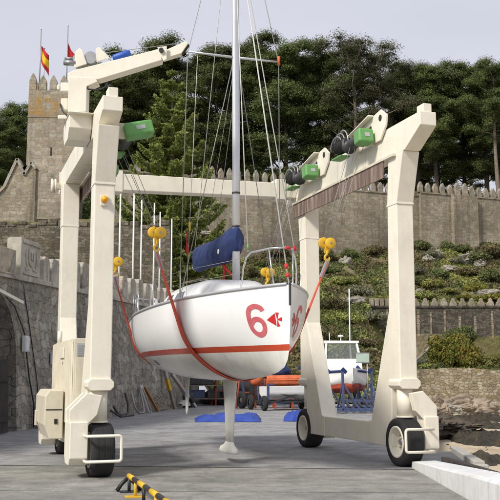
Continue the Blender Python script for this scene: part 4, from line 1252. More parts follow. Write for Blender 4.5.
for ww, hh in ((.52, .86), (.72, .86), (.95, .95), (.8, 1.0)):
    merlon_block(x_, x_ + ww, hh, M['stonemerlon']); x_ += ww + .22
while x_ < 27.3:
    merlon_block(x_, x_ + .82, 1.05 + rnd.uniform(-.06, .06), M['stonepale']); x_ += 1.30
# things fixed to and leaning on the quay wall
def wl(x, y, z):   # wall-local to world
    return (WX0 + math.cos(WA) * x - math.sin(WA) * y, 26.5 + math.sin(WA) * x + math.cos(WA) * y, z)
eb = empty('junction_box', wl(1.92, .06, 2.42), WA, 'white electrical box fixed to the masonry beside the arch', 'electrical box')
mb = MB(); mb.box(-.16, .16, -.12, .0, 0, .50); mb.build('housing', M['whitepaint'], eb, .015)
mb = MB(); mb.box(-.135, .135, -.135, -.123, .03, .47); mb.build('lid', M['whitepaint'], eb, .006)
eb2 = empty('notice_plate', wl(4.3, .06, 2.05), WA, 'small pale plate on the masonry left of the rear left leg', 'plate')
mb = MB(); mb.box(-.14, .14, -.05, .0, 0, .40); mb.build('panel', M['vent'], eb2, .01)
lp = empty('wall_lamp', wl(.2, -.05, 4.02), WA, 'long cream tube lamp fixed above the arch at the left picture edge', 'lamp')
mb = MB(); mb.bar((-1.2, -.12, .16), (.95, -.12, -.12), .10, .10); mb.build('tube_housing', M['cream'], lp, .01)
mb = MB(); mb.bar((-.6, 0.15, .08), (-.6, -.12, .08), .05, .05); mb.bar((.5, .15, -.06), (.5, -.12, -.06), .05, .05); mb.build('bracket', M['grey'], lp)
cbm_ = MB(); cbm_.tube([wl(-2.6, -.03, 4.15), wl(.4, .12, 4.12), wl(1.2, .10, 3.8), wl(1.75, .06, 3.2), wl(1.92, .02, 2.9)], .022, 6)
tag(cbm_.build('power_cable', M['black']), 'black cable following the curve of the arch above the white box', 'cable')
cbm_ = MB(); cbm_.tube([wl(1.98, .0, 2.45), wl(2.25, -.02, 1.6), wl(2.6, -.06, .75), wl(2.62, -.06, .05)], .028, 6)
tag(cbm_.build('power_cable', M['black']), 'thick black cable dropping from the white box to the ground', 'cable')
cb2 = MB(); cb2.tube([wl(2.05, .22, 4.6), wl(2.3, .12, 3.6), wl(3.0, .04, 1.6), wl(3.3, -.02, .1)], .018, 6)
tag(cb2.build('drain_hose', M['black']), 'thin black hose hanging down the masonry right of the white box', 'hose')
gt_ = empty('wooden_gate', wl(-.35, -.12, 0), WA, 'dark slanted wooden gate leaf standing in the arch opening', 'gate')
mb = MB()
for k in range(5): mb.prism([(-.9 + k * .34, .03), (-.57 + k * .34, .03), (-.50 + k * .30, 2.1 + .02 * k), (-.80 + k * .30, 2.1)], -.04, .02, 'y')
mb.build('boards', M['darkwood'], gt_)
mb = MB(); mb.box(-.88, .70, -.075, -.043, .35, .50); mb.box(-.84, .66, -.075, -.043, 1.5, 1.65); mb.build('crossrail', M['darkwood'], gt_)
sh2 = MB(); sh2.box(0, .55, -.02, .16, 0, .05)
so2 = sh2.build('timber_shelf', M['woodorange']); so2.location = wl(.72, .80, 1.55); so2.rotation_euler = (0, 0, WA)
tag(so2, 'orange brown plank shelf against the jamb inside the arch', 'shelf')
ck = empty('tool_crate', wl(3.25, -.45, 0), WA, 'small crate with a blue bottle beside the side tank of the hoist', 'crate')
mb = MB(); mb.box(-.3, .3, -.22, .22, .0, .5); mb.build('box', M['darkwood'], ck, .02)
mb = MB(); mb.box(-.22, .22, -.18, .18, .51, .80); mb.build('tray', M['cream2'], ck, .02)
mb = MB(); mb.lathe([(.81, .07), (1.02, .07), (1.07, .03), (1.12, .03)], (.05, 0, 0), 'z', 12); mb.build('bottle', M['bluesteel'], ck)

# scrap along the foot of the wall
def lean(name, parts, label, cat, x, mat_default='wood', group=None, y=-.05):
    root = empty(name, wl(x, y, 0), WA, label, cat, group)
    for nm, f, mt in parts:
        mb = MB(); f(mb); mb.build(nm, M[mt], root)
    return root
lean('pipe_hoop', [('pipe', lambda m: m.tube([(-1.6, -.10, .45), (-1.3, -.2, .12), (-.8, -.25, .05), (-.2, -.3, .12), (.1, -.2, .5), (.15, -.05, .95)], .05, 8), 'dark'),
                   ('cross_pipe', lambda m: m.tube([(-2.3, -.2, .30), (-1.9, -.5, .04), (-.4, -.6, .04)], .045, 8), 'dark')], 'bent dark pipe leaning low against the wall near the front left wheel', 'pipe', 12.3)
lean('steel_hoop', [('hoop', lambda m: m.tube([(-.8, -.12, .9), (-.7, -.25, .3), (-.4, -.35, .06), (.2, -.4, .05), (.5, -.3, .35), (.55, -.1, 1.05)], .045, 8), 'grey')], 'grey curved steel hoop standing left of the pale plank', 'steel hoop', 14.0)
lean('pale_board', [('board', lambda m: m.bar((-.1, -.5, .03), (.0, -.02, 1.25), .28, .05), 'kerbgrey'), ('batten', lambda m: m.bar((-.1, -.56, .1), (-.02, -.12, 1.1), .08, .05), 'wood')], 'short pale board leaning on the wall left of the orange plank', 'board', 15.0)
lean('orange_plank', [('plank', lambda m: m.bar((.5, -.55, .04), (.0, -.03, 1.15), .22, .06), 'woodorange')], 'orange brown plank leaning on the wall beside the lattice pallet', 'plank', 15.6)
def lattice(m):
    for k in range(9): m.bar((.0 + k * .26, -.42, .03), (.05 + k * .26, -.05, .75), .06, .04)
    for z_ in (.1, .42, .7): m.bar((-.1, -.44 + z_ * .52, z_), (2.3, -.44 + z_ * .52, z_), .04, .07, up=(0, 1, 0))
lean('lattice_pallet', [('slats', lattice, 'wood')], 'low slatted wooden lattice pallet leaning on the foot of the wall', 'pallet', 16.4)
lean('marked_post', [('post', lambda m: m.bar((.6, -.5, .02), (.1, -.04, 2.1), .20, .10), 'wood'), ('yellow_band', lambda m: m.bar((.365, -.285, .95), (.22, -.17, 1.5), .23, .13), 'yellow'), ('white_band', lambda m: m.bar((.215, -.165, 1.52), (.1, -.07, 2.0), .23, .13), 'kerbgrey')], 'tall post with yellow and white bands leaning behind the pallet', 'post', 19.0)
lean('grey_spar', [('spar', lambda m: m.bar((1.9, -.8, .04), (.1, -.02, 2.0), .16, .10), 'grey'), ('fitting', lambda m: m.bar((1.7, -.76, .24), (1.5, -.68, .5), .22, .16), 'dark')], 'upper of two grey spars leaning diagonally against the wall', 'spar', 20.3)
lean('grey_spar', [('spar', lambda m: m.bar((1.6, -1.0, .04), (.0, -.1, 1.75), .20, .12), 'steel'), ('fitting', lambda m: m.bar((1.3, -.93, .3), (1.1, -.82, .55), .26, .18), 'dark')], 'lower of two grey spars leaning diagonally against the wall', 'spar', 20.5)
def tender(m):
    rows = []
    for i in range(9):
        u = i / 8; w_ = .34 * math.sin(PI * (.12 + .8 * u)); rows.append([(u * 1.6, -.55 + w_ * math.cos(a), .12 + w_ * .9 * math.sin(a)) for a in [PI * k / 8 for k in range(9)]])
    m.grid(rows)
lean('upturned_float', [('shell', tender, 'kerbgrey')], 'small pale upturned float lying under the grey spars', 'float', 20.6)
lean('dark_drum', [('body', lambda m: m.lathe([(0, .0), (0, .28), (.04, .30), (.66, .30), (.7, .28), (.7, 0)], (0, -.5, 0), 'z', 18), 'dark')], 'dark drum standing at the foot of the wall behind the spars', 'drum', 22.6)

# white bare poles on the terrace behind the wall
for i, (x, Y, lb) in enumerate(((117, 47, 'white pole nearest the front left leg of the hoist'), (131, 48.5, 'second white pole right of the front left leg'), (139, 52, 'third white pole, level with the left branches of the big pine'),
                                (152, 53, 'white pole directly left of the nearest yellow hook block'), (158, 56, 'white pole passing behind the nearest yellow hook block'), (170, 58.5, 'white pole furthest right, beyond the nearest yellow hook block'))):
    o = empty('white_pole', (px(x, Y), Y, 4.7), 0, lb, 'pole', 'white poles behind the quay wall')
    mb = MB(); mb.tube([(0, 0, 0), (0, 0, 7.2)], [.055, .04], 10); mb.build('shaft', M['white'], o)
    mb = MB(); mb.box(-.16, .16, -.16, .16, 0, .06); mb.lathe([(.06, .10), (.25, .07)], (0, 0, 0), 'z', 12); mb.build('foot', M['grey'], o)

# ---- terrain
def smooth(a, b, x):
    u = min(1, max(0, (x - a) / (b - a))); return u * u * (3 - 2 * u)
def YW(x): return 102 + (x + 12) * 19 / 48          # line of the castle wall
def wall_base(x): return 14.2 + (max(-14, min(40, x)) + 12) / 48 * 5.3
def zt(x, y):
    wb = wall_base(x); yw = YW(x)
    f = (y - 57) / (yw - 57)
    left = .0 + (wb) * max(0, min(1, f)) ** 1.0 if y <= yw else wb
    if y < 95: right = 2.25 + .03 * (y - 78)
    else: right = 9.0 + (wb - 9.0) * max(0, min(1, (y - 95.6) / (yw - 95.6)))
    if 94.6 < y < 95.6: right = 2.7 + 6.3 * (y - 94.6)
    k = smooth(10.5, 13.5, x)
    z = left * (1 - k) + right * k
    if y < 79 and x > 10: z = z * smooth(78.4, 79.0, y) - 3 * (1 - smooth(78.4, 79.0, y))
    if x < -2:      # terrace behind the quay wall, then up to the castle
        tl = 4.55 + smooth(58, 100, y) * (wb + 3 - 4.55)
        if x < -12: tl = 4.55 + smooth(62, 66, y) * 7 + smooth(66, 100, y) * 7
        k = smooth(-2, -6, x) if False else min(1, max(0, (-2 - x) / 3.0))
        z = z * (1 - k) + tl * k
    if y > yw + 1:
        z = wb + 5.5 * smooth(1, 4, y - yw) + 5.0 * smooth(4, 60, y - yw)
        z = z * 1.0 + max(0, y - 190) * .04
    z += .35 * mn.noise(Vector((x * .18, y * .18, 2))) * (1 if (y > 60 or x > 0) else .2) + .16 * mn.noise(Vector((x * .7, y * .7, 5)))
    if y > 96 and y < yw and x > 8: z += .55 * mn.noise(Vector((x * .33, y * .45, 9)))
    return z
xs = [-160 + 8 * i for i in range(16)] + [-34 + .75 * i for i in range(114)] + [52 + 8 * i for i in range(16)]
ys = [54 + .8 * i for i in range(51)] + [94.6, 94.9, 95.25, 95.6] + [96.2 + .8 * i for i in range(40)] + [130 + 6 * i for i in range(30)]
mb = MB(); mb.grid([[(x, y, zt(x, y)) for x in xs] for y in ys])
structure(mb.build('hillside_ground', M['hill'], recalc=False))
tg = MB(); tg.add([wl(-14, 1.0, 4.5) , wl(28.1, 1.0, 4.95), wl(28.1, 40, 4.95), wl(-14, 40, 4.5)], [(0, 1, 2, 3)])
tg.add([wl(28.05, .3, -.1), wl(28.05, 6, -.1), wl(28.05, 6, 4.9), wl(28.05, .3, 4.9)], [(0, 1, 2, 3)])
structure(tg.build('terrace_ground', M['grass']))

# ---- castle: curtain wall, tower, stair wall, older dark wall, terrace wall, rubble wall
def ogive(w_, h):
    return [(-w_ / 2, 0), (w_ / 2, 0), (w_ / 2, h * .50), (w_ * .42, h * .66), (w_ * .24, h * .84), (w_ * .05, h), (-w_ * .05, h), (-w_ * .24, h * .84), (-w_ * .42, h * .66), (-w_ / 2, h * .50)]
cwA = math.atan2(19, 48)
cw = empty('castle_wall', (-12, 102, 13.2), cwA, 'long tan stone castle wall with pointed merlons below the dark pines', 'castle wall')
L_ = math.hypot(48, 19)
def CT_(x): return 11.75 + .10 * math.sin(x * .35)
mb = MB(); mb.box(-4, 36.6, 0, 2.0, -3, 11.6); mb.box(36.6, L_ + 55, -.5, 2.0, -3, 11.95)
mb.build('masonry', M['stonecurtain'], cw)
mb = MB(); mb.box(41.2, 45.0, -1.15, -.503, -3, 11.95); mb.build('buttress', M['stonecurtain'], cw)
mb = MB(); mb.box(-4.05, 36.55, -.10, 2.1, 11.604, 11.80); mb.box(36.65, L_ + 55, -.6, 2.1, 11.954, 12.15); mb.build('coping', M['stonecurtain'], cw)
x_ = -1.0
k = 0
while x_ < 57:
    big = 41.5 < x_ < 44.6
    mb = MB(); q = ogive(.66 + rnd.uniform(-.05, .05), 1.36 + rnd.uniform(-.10, .10)) if not big else ogive(.80, 1.7)
    z0 = 11.80 if x_ < 36.4 else 12.15
    y0 = .05 if x_ < 36.4 else -.40
    mb.prism([(x_ + a, z0 + b) for a, b in q], y0, y0 + .5, 'y')
    mb.build('merlon', M['stonecrest'], cw, .025, 1)
    x_ += 1.14 + rnd.uniform(-.03, .03)

tw = empty('castle_tower', (px(52, 100, 30), 100, 17), .02, 'square battlemented stone tower with flags above the left of the hoist', 'tower')
mb = MB(); mb.box(-2.78, 2.78, 0, 5.6, -4, 17.2); mb.build('masonry', M['stonetower'], tw)
mb = MB(); mb.box(-2.84, 2.84, -.06, 5.66, 13.9, 14.1); mb.build('string_course', M['stonetower'], tw)
for y0 in (0.02, 5.05):
    for x_ in (-2.35, -1.2, 0, 1.2, 2.35):
        mb = MB(); mb.prism([(x_ + a, 17.204 + b) for a, b in ogive(.86, 2.0 if abs(x_) > 2 else 1.75)], y0, y0 + .5, 'y'); mb.build('merlon', M['stonetower'], tw, .04, 1)
for x_ in (-2.75, 2.25):
    for y_ in (1.5, 2.8, 4.1):
        mb = MB(); mb.prism([(y_ + a, 17.204 + b) for a, b in ogive(.86, 1.75)], x_, x_ + .5, 'x'); mb.build('merlon', M['stonetower'], tw, .04, 1)
sl_ = MB(); sl_.box(-.10, .10, -.012, .02, 9.4, 10.4); sl_.box(1.3, 1.5, -.012, .02, 4.6, 5.5); sl_.build('arrow_slit', M['darkwood'], tw)

def flagpole(x, Y, z, h, label, flag):
    o = empty('flag_pole', (x, Y, z), 0, label, 'flagpole')
    mb = MB(); mb.tube([(0, 0, -1.5), (0, 0, h)], [.09, .05], 8); mb.build('pole', M['grey'], o)
    mb = MB(); mb.lathe([(h, .0), (h + .05, .09), (h + .15, .09), (h + .2, 0)], (0, 0, 0), 'z', 10); mb.build('finial', M['alu'], o)
    if flag == 'triple':
        def sheet(u0, u1):
            m_ = MB(); rows = []
            for i in range(13):
                v = i / 12
                rows.append([(.06 + 1.15 * (u * (1 - .25 * v) + .30 * v * v) * .8, .12 * math.sin(5 * u + 3 * v), h - 2.3 - 2.0 * v * 1.0 - 1.0 * u - .25 * u * math.sin(2.5 * v)) for u in [u0 + (u1 - u0) * k / 4 for k in range(5)]])
            m_.grid(rows); return m_
        # red, yellow, red stripes of a limp flag
        cl = MB()
        def P_(u, v): return (.08 + .95 * u - .10 * math.sin(3 * u), .16 * math.sin(6 * u + 2 * v), h - 1.9 - 1.75 * v - 1.9 * u * (.55 + .45 * v) + .12 * math.sin(5 * u + 4 * v))
        fo = None
        for nm, v0, v1, mt in (('flag', 0, .27, 'slingred'), ('yellow_stripe', .27, .73, 'flagyellow'), ('red_stripe', .73, 1, 'slingred')):
            m_ = MB(); m_.grid([[P_(i / 14, v0 + (v1 - v0) * j / 5) for i in range(15)] for j in range(6)])
            ob = m_.build(nm, M[mt], fo or o); s_ = ob.modifiers.new('thick', 'SOLIDIFY'); s_.thickness = .015
            if fo is None: fo = ob
    elif flag == 'red':
        m_ = MB(); m_.grid([[(.06 + 1.25 * u * (.35 + .65 * v), .14 * math.sin(5 * u), h - 2.0 - 1.9 * v * (1 - .15 * u) - .2 * u + .9 * u * (1 - v) * -1) for u in [k / 10 for k in range(11)]] for v in [j / 6 for j in range(7)]])
        ob = m_.build('flag', M['slingred'], o); s_ = ob.modifiers.new('thick', 'SOLIDIFY'); s_.thickness = .015
flagpole(px(39, 100, 38), 100.6, 34.4, 7.2, 'tall flagpole with a limp red and yellow striped flag on the tower', 'triple')
flagpole(px(44, 103, 38), 103, 34.4, 5.8, 'shorter bare flagpole behind the striped flag', None)
flagpole(px(67, 102, 38), 102, 34.4, 8.2, 'flagpole with a plain red flag at the right corner of the tower', 'red')

sw_ = empty('stair_wall', (px(12, 92), 92, 15), 0, 'stepped and gabled tan castle wall left of the tower with pale copings', 'castle wall')
X0 = px(-30, 92) - px(12, 92); X1 = px(29, 92) - px(12, 92)
mb = MB(); poly = [(X0, -4), (X1, -4), (X1, 7.9), (X1 - .5, 8.6), (X1 - 1.0, 7.9), (X1 - 1.2, 7.3), (.55, 7.3), (.25, 8.2), (-.25, 9.0), (-.8, 7.8), (-1.5, 6.0), (X0, 3.2)]
mb.prism(poly, 0, 1.2, 'y'); mb.build('masonry', M['stonecurtain'], sw_)
cq = MB()
for a, b in (((X0, 3.2), (-1.5, 6.0)), ((-1.5, 6.0), (-.25, 9.0)), ((-.25, 9.0), (.55, 7.3)), ((X1 - 1.2, 7.3), (X1 - .5, 8.6)), ((X1 - .5, 8.6), (X1, 7.9))):
    cq.bar((a[0], .55, a[1] + .12), (b[0], .55, b[1] + .12), 1.45, .28)
cq.build('coping', M['stonepale'], sw_)

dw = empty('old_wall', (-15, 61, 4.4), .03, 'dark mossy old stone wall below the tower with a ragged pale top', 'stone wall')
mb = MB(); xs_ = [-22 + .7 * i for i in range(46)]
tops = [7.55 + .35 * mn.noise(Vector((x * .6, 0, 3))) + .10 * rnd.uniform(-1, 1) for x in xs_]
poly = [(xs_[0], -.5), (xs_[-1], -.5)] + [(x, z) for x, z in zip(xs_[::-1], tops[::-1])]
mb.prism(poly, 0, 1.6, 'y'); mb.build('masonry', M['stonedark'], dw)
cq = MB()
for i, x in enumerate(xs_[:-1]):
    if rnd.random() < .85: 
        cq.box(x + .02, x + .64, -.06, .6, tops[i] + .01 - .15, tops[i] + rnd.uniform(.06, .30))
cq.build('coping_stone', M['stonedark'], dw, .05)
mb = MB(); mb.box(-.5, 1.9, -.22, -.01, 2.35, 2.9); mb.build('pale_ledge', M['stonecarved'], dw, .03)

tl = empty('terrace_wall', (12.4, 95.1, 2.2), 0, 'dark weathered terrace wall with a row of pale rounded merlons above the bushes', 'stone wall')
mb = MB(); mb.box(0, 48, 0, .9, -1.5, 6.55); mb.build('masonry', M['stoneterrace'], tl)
mb = MB(); mb.box(-.1, 48, -.12, 1.0, 6.554, 6.74); mb.build('coping', M['stoneterrace'], tl)
x_ = .5
while x_ < 36:
    mb = MB()
    if x_ < 3.2:
        q = [(-.22, 0), (.22, 0), (.22, .85), (-.22, .85)]; st = .55
    else:
        q = [(-.36, 0), (.36, 0), (.37, .18), (.30, .42), (.17, .55), (.20, .66), (.10, .84), (0, .90), (-.10, .84), (-.20, .66), (-.17, .55), (-.30, .42), (-.37, .18)]; st = .985
    mb.prism([(x_ + a, 6.744 + b * (.95 + rnd.uniform(-.06, .06))) for a, b in q], .1, .6, 'y'); mb.build('merlon', M['stonecrest'], tl, .03, 1); x_ += st
x_ = 2.0
mb = MB()
while x_ < 46:
    mb.box(x_, x_ + rnd.uniform(.15, .3), -.05, -.003, rnd.uniform(.2, 2.2), rnd.uniform(5.2, 6.5)); x_ += rnd.uniform(1.0, 2.2)
mb.build('lime_streak', M['stonerubble'], tl)

rw = empty('shore_wall', (13.2, 78, -1.6), -.03, 'rubble stone wall with an uneven top above the beach', 'stone wall')
mb = MB(); xs_ = [0 + .6 * i for i in range(70)]
tops = [3.78 + .12 * mn.noise(Vector((x * .5, 1, 3))) + (.10 if 3 < x < 7.4 else 0) - .045 * max(0, x - 6) + .03 * rnd.uniform(-1, 1) for x in xs_]
poly = [(0, -1), (xs_[-1], -1)] + [(x, z) for x, z in zip(xs_[::-1], tops[::-1])]
mb.prism(poly, 0, 1.2, 'y'); mb.v = [(a, b - .18 * (3 - c) / 4 if b < .5 else b, c) for a, b, c in mb.v]
mb.build('masonry', M['stonerubble'], rw)

# grey stair on the terrace
stp = empty('garden_stair', (px(414, 93), 93.2, 2.2), 0, 'narrow dark grey stair climbing along the foot of the terrace wall', 'stair')
mb = MB()
for k in range(14): mb.box(k * .19, k * .19 + .186, .25, 1.4, -.8, .28 + k * .20)
mb.build('step', M['rampgrey'], stp)
mb = MB(); mb.prism([(-.1, -.8), (2.75, -.8), (2.75, 3.2), (-.1, .55)], .0, .22, 'y'); mb.build('side_wall', M['rampgrey'], stp)
mb = MB(); mb.bar((-.15, .11, .62), (2.8, .11, 3.32), .30, .14); mb.build('side_coping', M['kerbgrey'], stp)

# ---- plants
def cloud(nclump, spread, crad, nper, size, seed, flat=.8, dome=True, core=True):
    g = np.random.default_rng(seed)
    C_ = []; 
    for _ in range(nclump):
        d = g.normal(size=3); d /= np.linalg.norm(d)
        if dome and d[2] < -.15: d[2] = -d[2] * .5
        r_ = g.uniform(.45, 1.0)
        C_.append(d * r_ * np.array(spread))
    P = []; Nn = []
    for c in C_:
        k = g.uniform(.55, 1.25)
        d = g.normal(size=(nper, 3)); d /= np.linalg.norm(d, axis=1)[:, None]
        rr = g.uniform(.35, 1, size=(nper, 1)) ** .6
        P.append(c + d * rr * np.array((1, 1, flat)) * crad * k); Nn.append(d)
    P = np.concatenate(P); Nn = np.concatenate(Nn)
    return P, Nn, g.uniform(.6, 1.35, len(P)) * size, g
SHP = {}
def shrub_proto(kind, mat, spread, crad, ncl, nper, size, seed):
    P, Nn, S_, g = cloud(ncl, spread, crad, nper, size, seed)
    P[:, 2] += spread[2] * .25 + .1
    SHP[kind] = (P, Nn, S_, g, M[mat])
def make_shrub(kind, name, label, loc, sc=1.0, rz=0, group=None, sz=1.0, cat='shrub'):
    root = empty(name, loc, rz, label, cat, group); root.scale = (sc, sc, sc * sz)
    if isinstance(SHP[kind], tuple):
        P, Nn, S_, g, mt = SHP[kind]
        o = quads_mesh('foliage', P, S_, g, mt, root, 1.5, Nn)
        st = MB()
        for k in range(6):
            a = k * 1.05 + .2; e = P[(k * 977) % len(P)]
            st.tube([(0, 0, -.25), (e[0] * .4, e[1] * .4, e[2] * .5), (e[0] * .8, e[1] * .8, e[2] * .85)], [.05, .035, .012], 6)
        s_ = st.build('stems', M['bark'], root)
        SHP[kind] = [o, s_]
    else:
        for o in SHP[kind]:
            c = o.copy(); COL.objects.link(c); c.parent = root
    return root
shrub_proto('green', 'shrubG', (1.0, 1.0, .75), .42, 46, 150, .10, 21)
shrub_proto('yellow', 'shrubY', (1.1, 1.1, .55), .38, 40, 140, .10, 22)
shrub_proto('dark', 'shrubD', (1.1, 1.1, .7), .45, 40, 150, .11, 23)
shrub_proto('grey', 'shrubGrey', (1.1, 1.0, .5), .36, 34, 130, .09, 24)
shrub_proto('orangelow', 'shrubO', (1.2, 1.1, .4), .32, 34, 130, .085, 25)
shrub_proto('bigorange', 'shrubO', (2.0, 1.8, 1.45), .55, 95, 230, .115, 26)
shrub_proto('biggreen', 'shrubG', (1.5, 1.3, .9), .5, 60, 220, .11, 27)
shrub_proto('hedge', 'shrubY', (2.2, 1.6, 1.25), .5, 90, 220, .105, 28)

make_shrub('bigorange', 'flowering_bush', 'large rounded bush speckled with orange flowers above the shore wall', (px(453, 84), 84, 2.30), 1.22, 0, None, 1.35, 'bush')
make_shrub('biggreen', 'round_bush', 'rounded plain green bush behind the orange flowering bush', (px(462, 89), 89, 4.7), 1.15, .7, None, 1.1, 'bush')
make_shrub('biggreen', 'stem_bush', 'green bush growing low in the shade under the rounded bush', (px(468, 88), 88, 2.6), 1.05, 2.2, None, 1.1, 'bush')
make_shrub('hedge', 'hedge', 'yellow green clipped hedge at the right picture edge above the shore wall', (px(497, 83), 83, 1.9), 1.0, .4, None, .95, 'hedge')
make_shrub('hedge', 'hedge', 'yellow green hedge running out of the picture on the right', (px(535, 83), 83, 1.9), 1.05, 1.7, None, .95, 'hedge')
make_shrub('yellow', 'grass_clump', 'bright green low clump at the foot of the grey stair', (px(427, 81), 81, 2.3), .8, 0, None, .6, 'shrub')
make_shrub('green', 'grass_clump', 'low green clump between the stair clump and the orange bush', (px(436, 81.5), 81.5, 2.3), .85, 1, None, .55, 'shrub')
SL = [('green', 330, 268, 1.5, 'dark green shrub below the castle wall beside the right hook block'), ('dark', 322, 255, 1.6, 'dark dry shrub at the wall foot above the right hook block'), ('dark', 372, 248, 1.3, 'dark shrub against the castle wall left of the front right leg'),
      ('green', 350, 252, 1.2, 'green shrub at the castle wall foot between the right legs'), ('yellow', 345, 280, 1.2, 'yellow green shrub halfway down the bank between the right legs'), ('grey', 360, 290, 1.3, 'grey green shrub on the bank left of the front right leg'),
      ('dark', 335, 305, 1.3, 'brown shrub on the bank beside the red sling'), ('yellow', 350, 318, 1.2, 'yellow green shrub above the white motorboat cabin'), ('grey', 375, 318, 1.1, 'grey shrub under the small square pillars'),
      ('green', 345, 338, 1.0, 'green shrub on the bank right behind the motorboat cabin'), ('dark', 368, 340, 1.2, 'brown shrub behind the blue boat cradle'), ('dark', 320, 335, 1.0, 'dark shrub behind the rear right leg'),
      ('green', 420, 246, 1.5, 'broad green shrub against the castle wall right of the front right leg'), ('green', 447, 244, 1.2, 'green shrub under the buttress of the castle wall'), ('green', 462, 247, 1.0, 'small dark green shrub right of the buttress foot'),
      ('grey', 432, 252, 1.2, 'silvery shrub tumbling over rocks in the upper garden'), ('grey', 455, 258, 1.1, 'silvery shrub beside the grey rocks of the upper garden'), ('green', 478, 256, 1.3, 'green shrub in the upper garden near the right picture edge'),
      ('dark', 492, 252, 1.4, 'dark shrub at the right picture edge below the castle wall'), ('yellow', 432, 284, 1.4, 'bright yellow green shrub in the lower garden behind the merlons'), ('yellow', 447, 288, 1.3, 'bright yellow green shrub in the middle of the lower garden'),
      ('yellow', 424, 294, 1.1, 'bright shrub directly behind the leftmost rounded merlons'), ('green', 440, 272, 1.1, 'mid green shrub in the middle of the garden slope'), ('orangelow', 474, 287, 1.5, 'orange flowering cushion on the garden slope'),
      ('orangelow', 490, 296, 1.4, 'orange flowering cushion behind the merlons at the right edge'), ('orangelow', 463, 296, 1.1, 'small orange flowering cushion behind the middle merlons'), ('green', 490, 276, 1.5, 'green shrub on the garden slope at the right picture edge'),
      ('dark', 470, 270, 1.2, 'dull green shrub above the orange cushion'), ('grey', 418, 268, 1.1, 'grey shrub at the left end of the garden slope'), ('green', 418, 280, 1.0, 'green shrub beside the front right leg in the lower garden'),
      ('green', 262, 262, 1.5, 'dark green shrub seen through the bow rail'), ('dark', 275, 245, 1.4, 'dry shrub on the bank behind the far hook block'), ('yellow', 300, 262, 1.0, 'yellow green shrub behind the rear right leg'),
      ('dark', 248, 272, 1.4, 'dark shrub behind the mast foot'), ('green', 222, 275, 1.5, 'green shrub behind the blue sail cover'), ('dark', 208, 290, 1.3, 'dark shrub behind the cabin top')]
def slope_at(xp, yp):
    # where the line of sight of that picture point meets the ground (the bank really stands there)
    th = math.atan(125 / 900)
    c, s = math.cos(th), math.sin(th); xc, yc = (xp - 250) / 900, (250 - yp) / 900
    d = Vector((xc, c - yc * s, s + yc * c))
    for i in range(240):
        k = 58 + i * .25
        q = Vector((0, 0, 1.7)) + d * k
        if q.z <= zt(q.x, q.y) + .02 or q.y > YW(q.x) - 1.2: return (q.x, q.y, zt(q.x, q.y))
    return (q.x, q.y, zt(q.x, q.y))
for i, (kd, x, y, sc, lb) in enumerate(SL):
    p = slope_at(x, y + 5)
    make_shrub(kd, 'shrub', lb, (p[0], p[1], p[2] - .1), sc * .92 * (.8 + .5 * ((i * 37) % 10) / 10), i * 1.3, 'shrubs on the garden bank', .75 + .5 * ((i * 53) % 10) / 10)
for i, (x, y, r_, lb) in enumerate(((436, 254, (1.3, .9, .8), 'grey rock poking out of the upper garden slope'), (470, 258, (1.6, 1.0, 1.0), 'largest grey rock in the upper garden'), (480, 263, (1.1, .8, .7), 'grey rock at the right end of the upper garden'),
                                   (428, 258, (1.0, .8, .6), 'grey rock near the front right leg in the upper garden'), (447, 268, (1.9, .8, .5), 'long flat grey rock across the garden slope'), (484, 291, (2.0, .6, .45), 'long pale rock edge between the orange cushions'),
                                   (345, 262, (.9, .8, 1.0), 'tan rock wedge at the castle wall foot between the right legs'), (355, 300, (1.2, .7, .5), 'grey rock band on the bank between the right legs'), (420, 292, (1.2, .6, .5), 'grey rock beside the front right leg behind the merlons'))):
    p = slope_at(x, y + 3)
    rock('slope_rock', (p[0], p[1], p[2] + .12), tuple(.9 * q for q in r_), M['rockgrey'], lb, i * 2.7 + .4, 'rocks on the garden bank', i * .5)
# low ground cover on the bank, thinning in patches
g = np.random.default_rng(5); pts = []; 
while len(pts) < 90000:
    x = g.uniform(-6, 34); y = g.uniform(56, 121)
    if y > YW(x) - .6: continue
    if x > 11.5 and y < 95.9: continue
    if abs(x) > y * .36 + 2: continue
    n_ = mn.noise(Vector((x * .32, y * .32, 7)))
    if n_ + .55 < g.uniform(0, .7): continue
    pts.append((x, y, zt(x, y) + g.uniform(0, 1) ** 2.0 * (.22 + .55 * max(0, mn.noise(Vector((x * .6, y * .6, 31)))))))
P = np.array(pts)
sel = np.array([mn.noise(Vector((p[0] * .22, p[1] * .22, 20))) for p in pts])
for nm, mt, mask in (('ground_cover', 'shrubG', (sel > -.06) & (sel < .17)), ('ground_cover', 'shrubD', sel <= -.06), ('ground_cover', 'shrubY', sel >= .17)):
    q = P[mask]
    tag(quads_mesh(nm, q, g.uniform(.09, .24, len(q)), g, M[mt]), kind='stuff')
# terrace grass under the bushes
pts = []
for _ in range(9000):
    x = g.uniform(13, 30); y = g.uniform(79.4, 94.2); pts.append((x, y, zt(x, y) + g.uniform(0, .18)))
q = np.array(pts); tag(quads_mesh('terrace_grass', q, g.uniform(.08, .2, len(q)), g, M['shrubG']), kind='stuff')

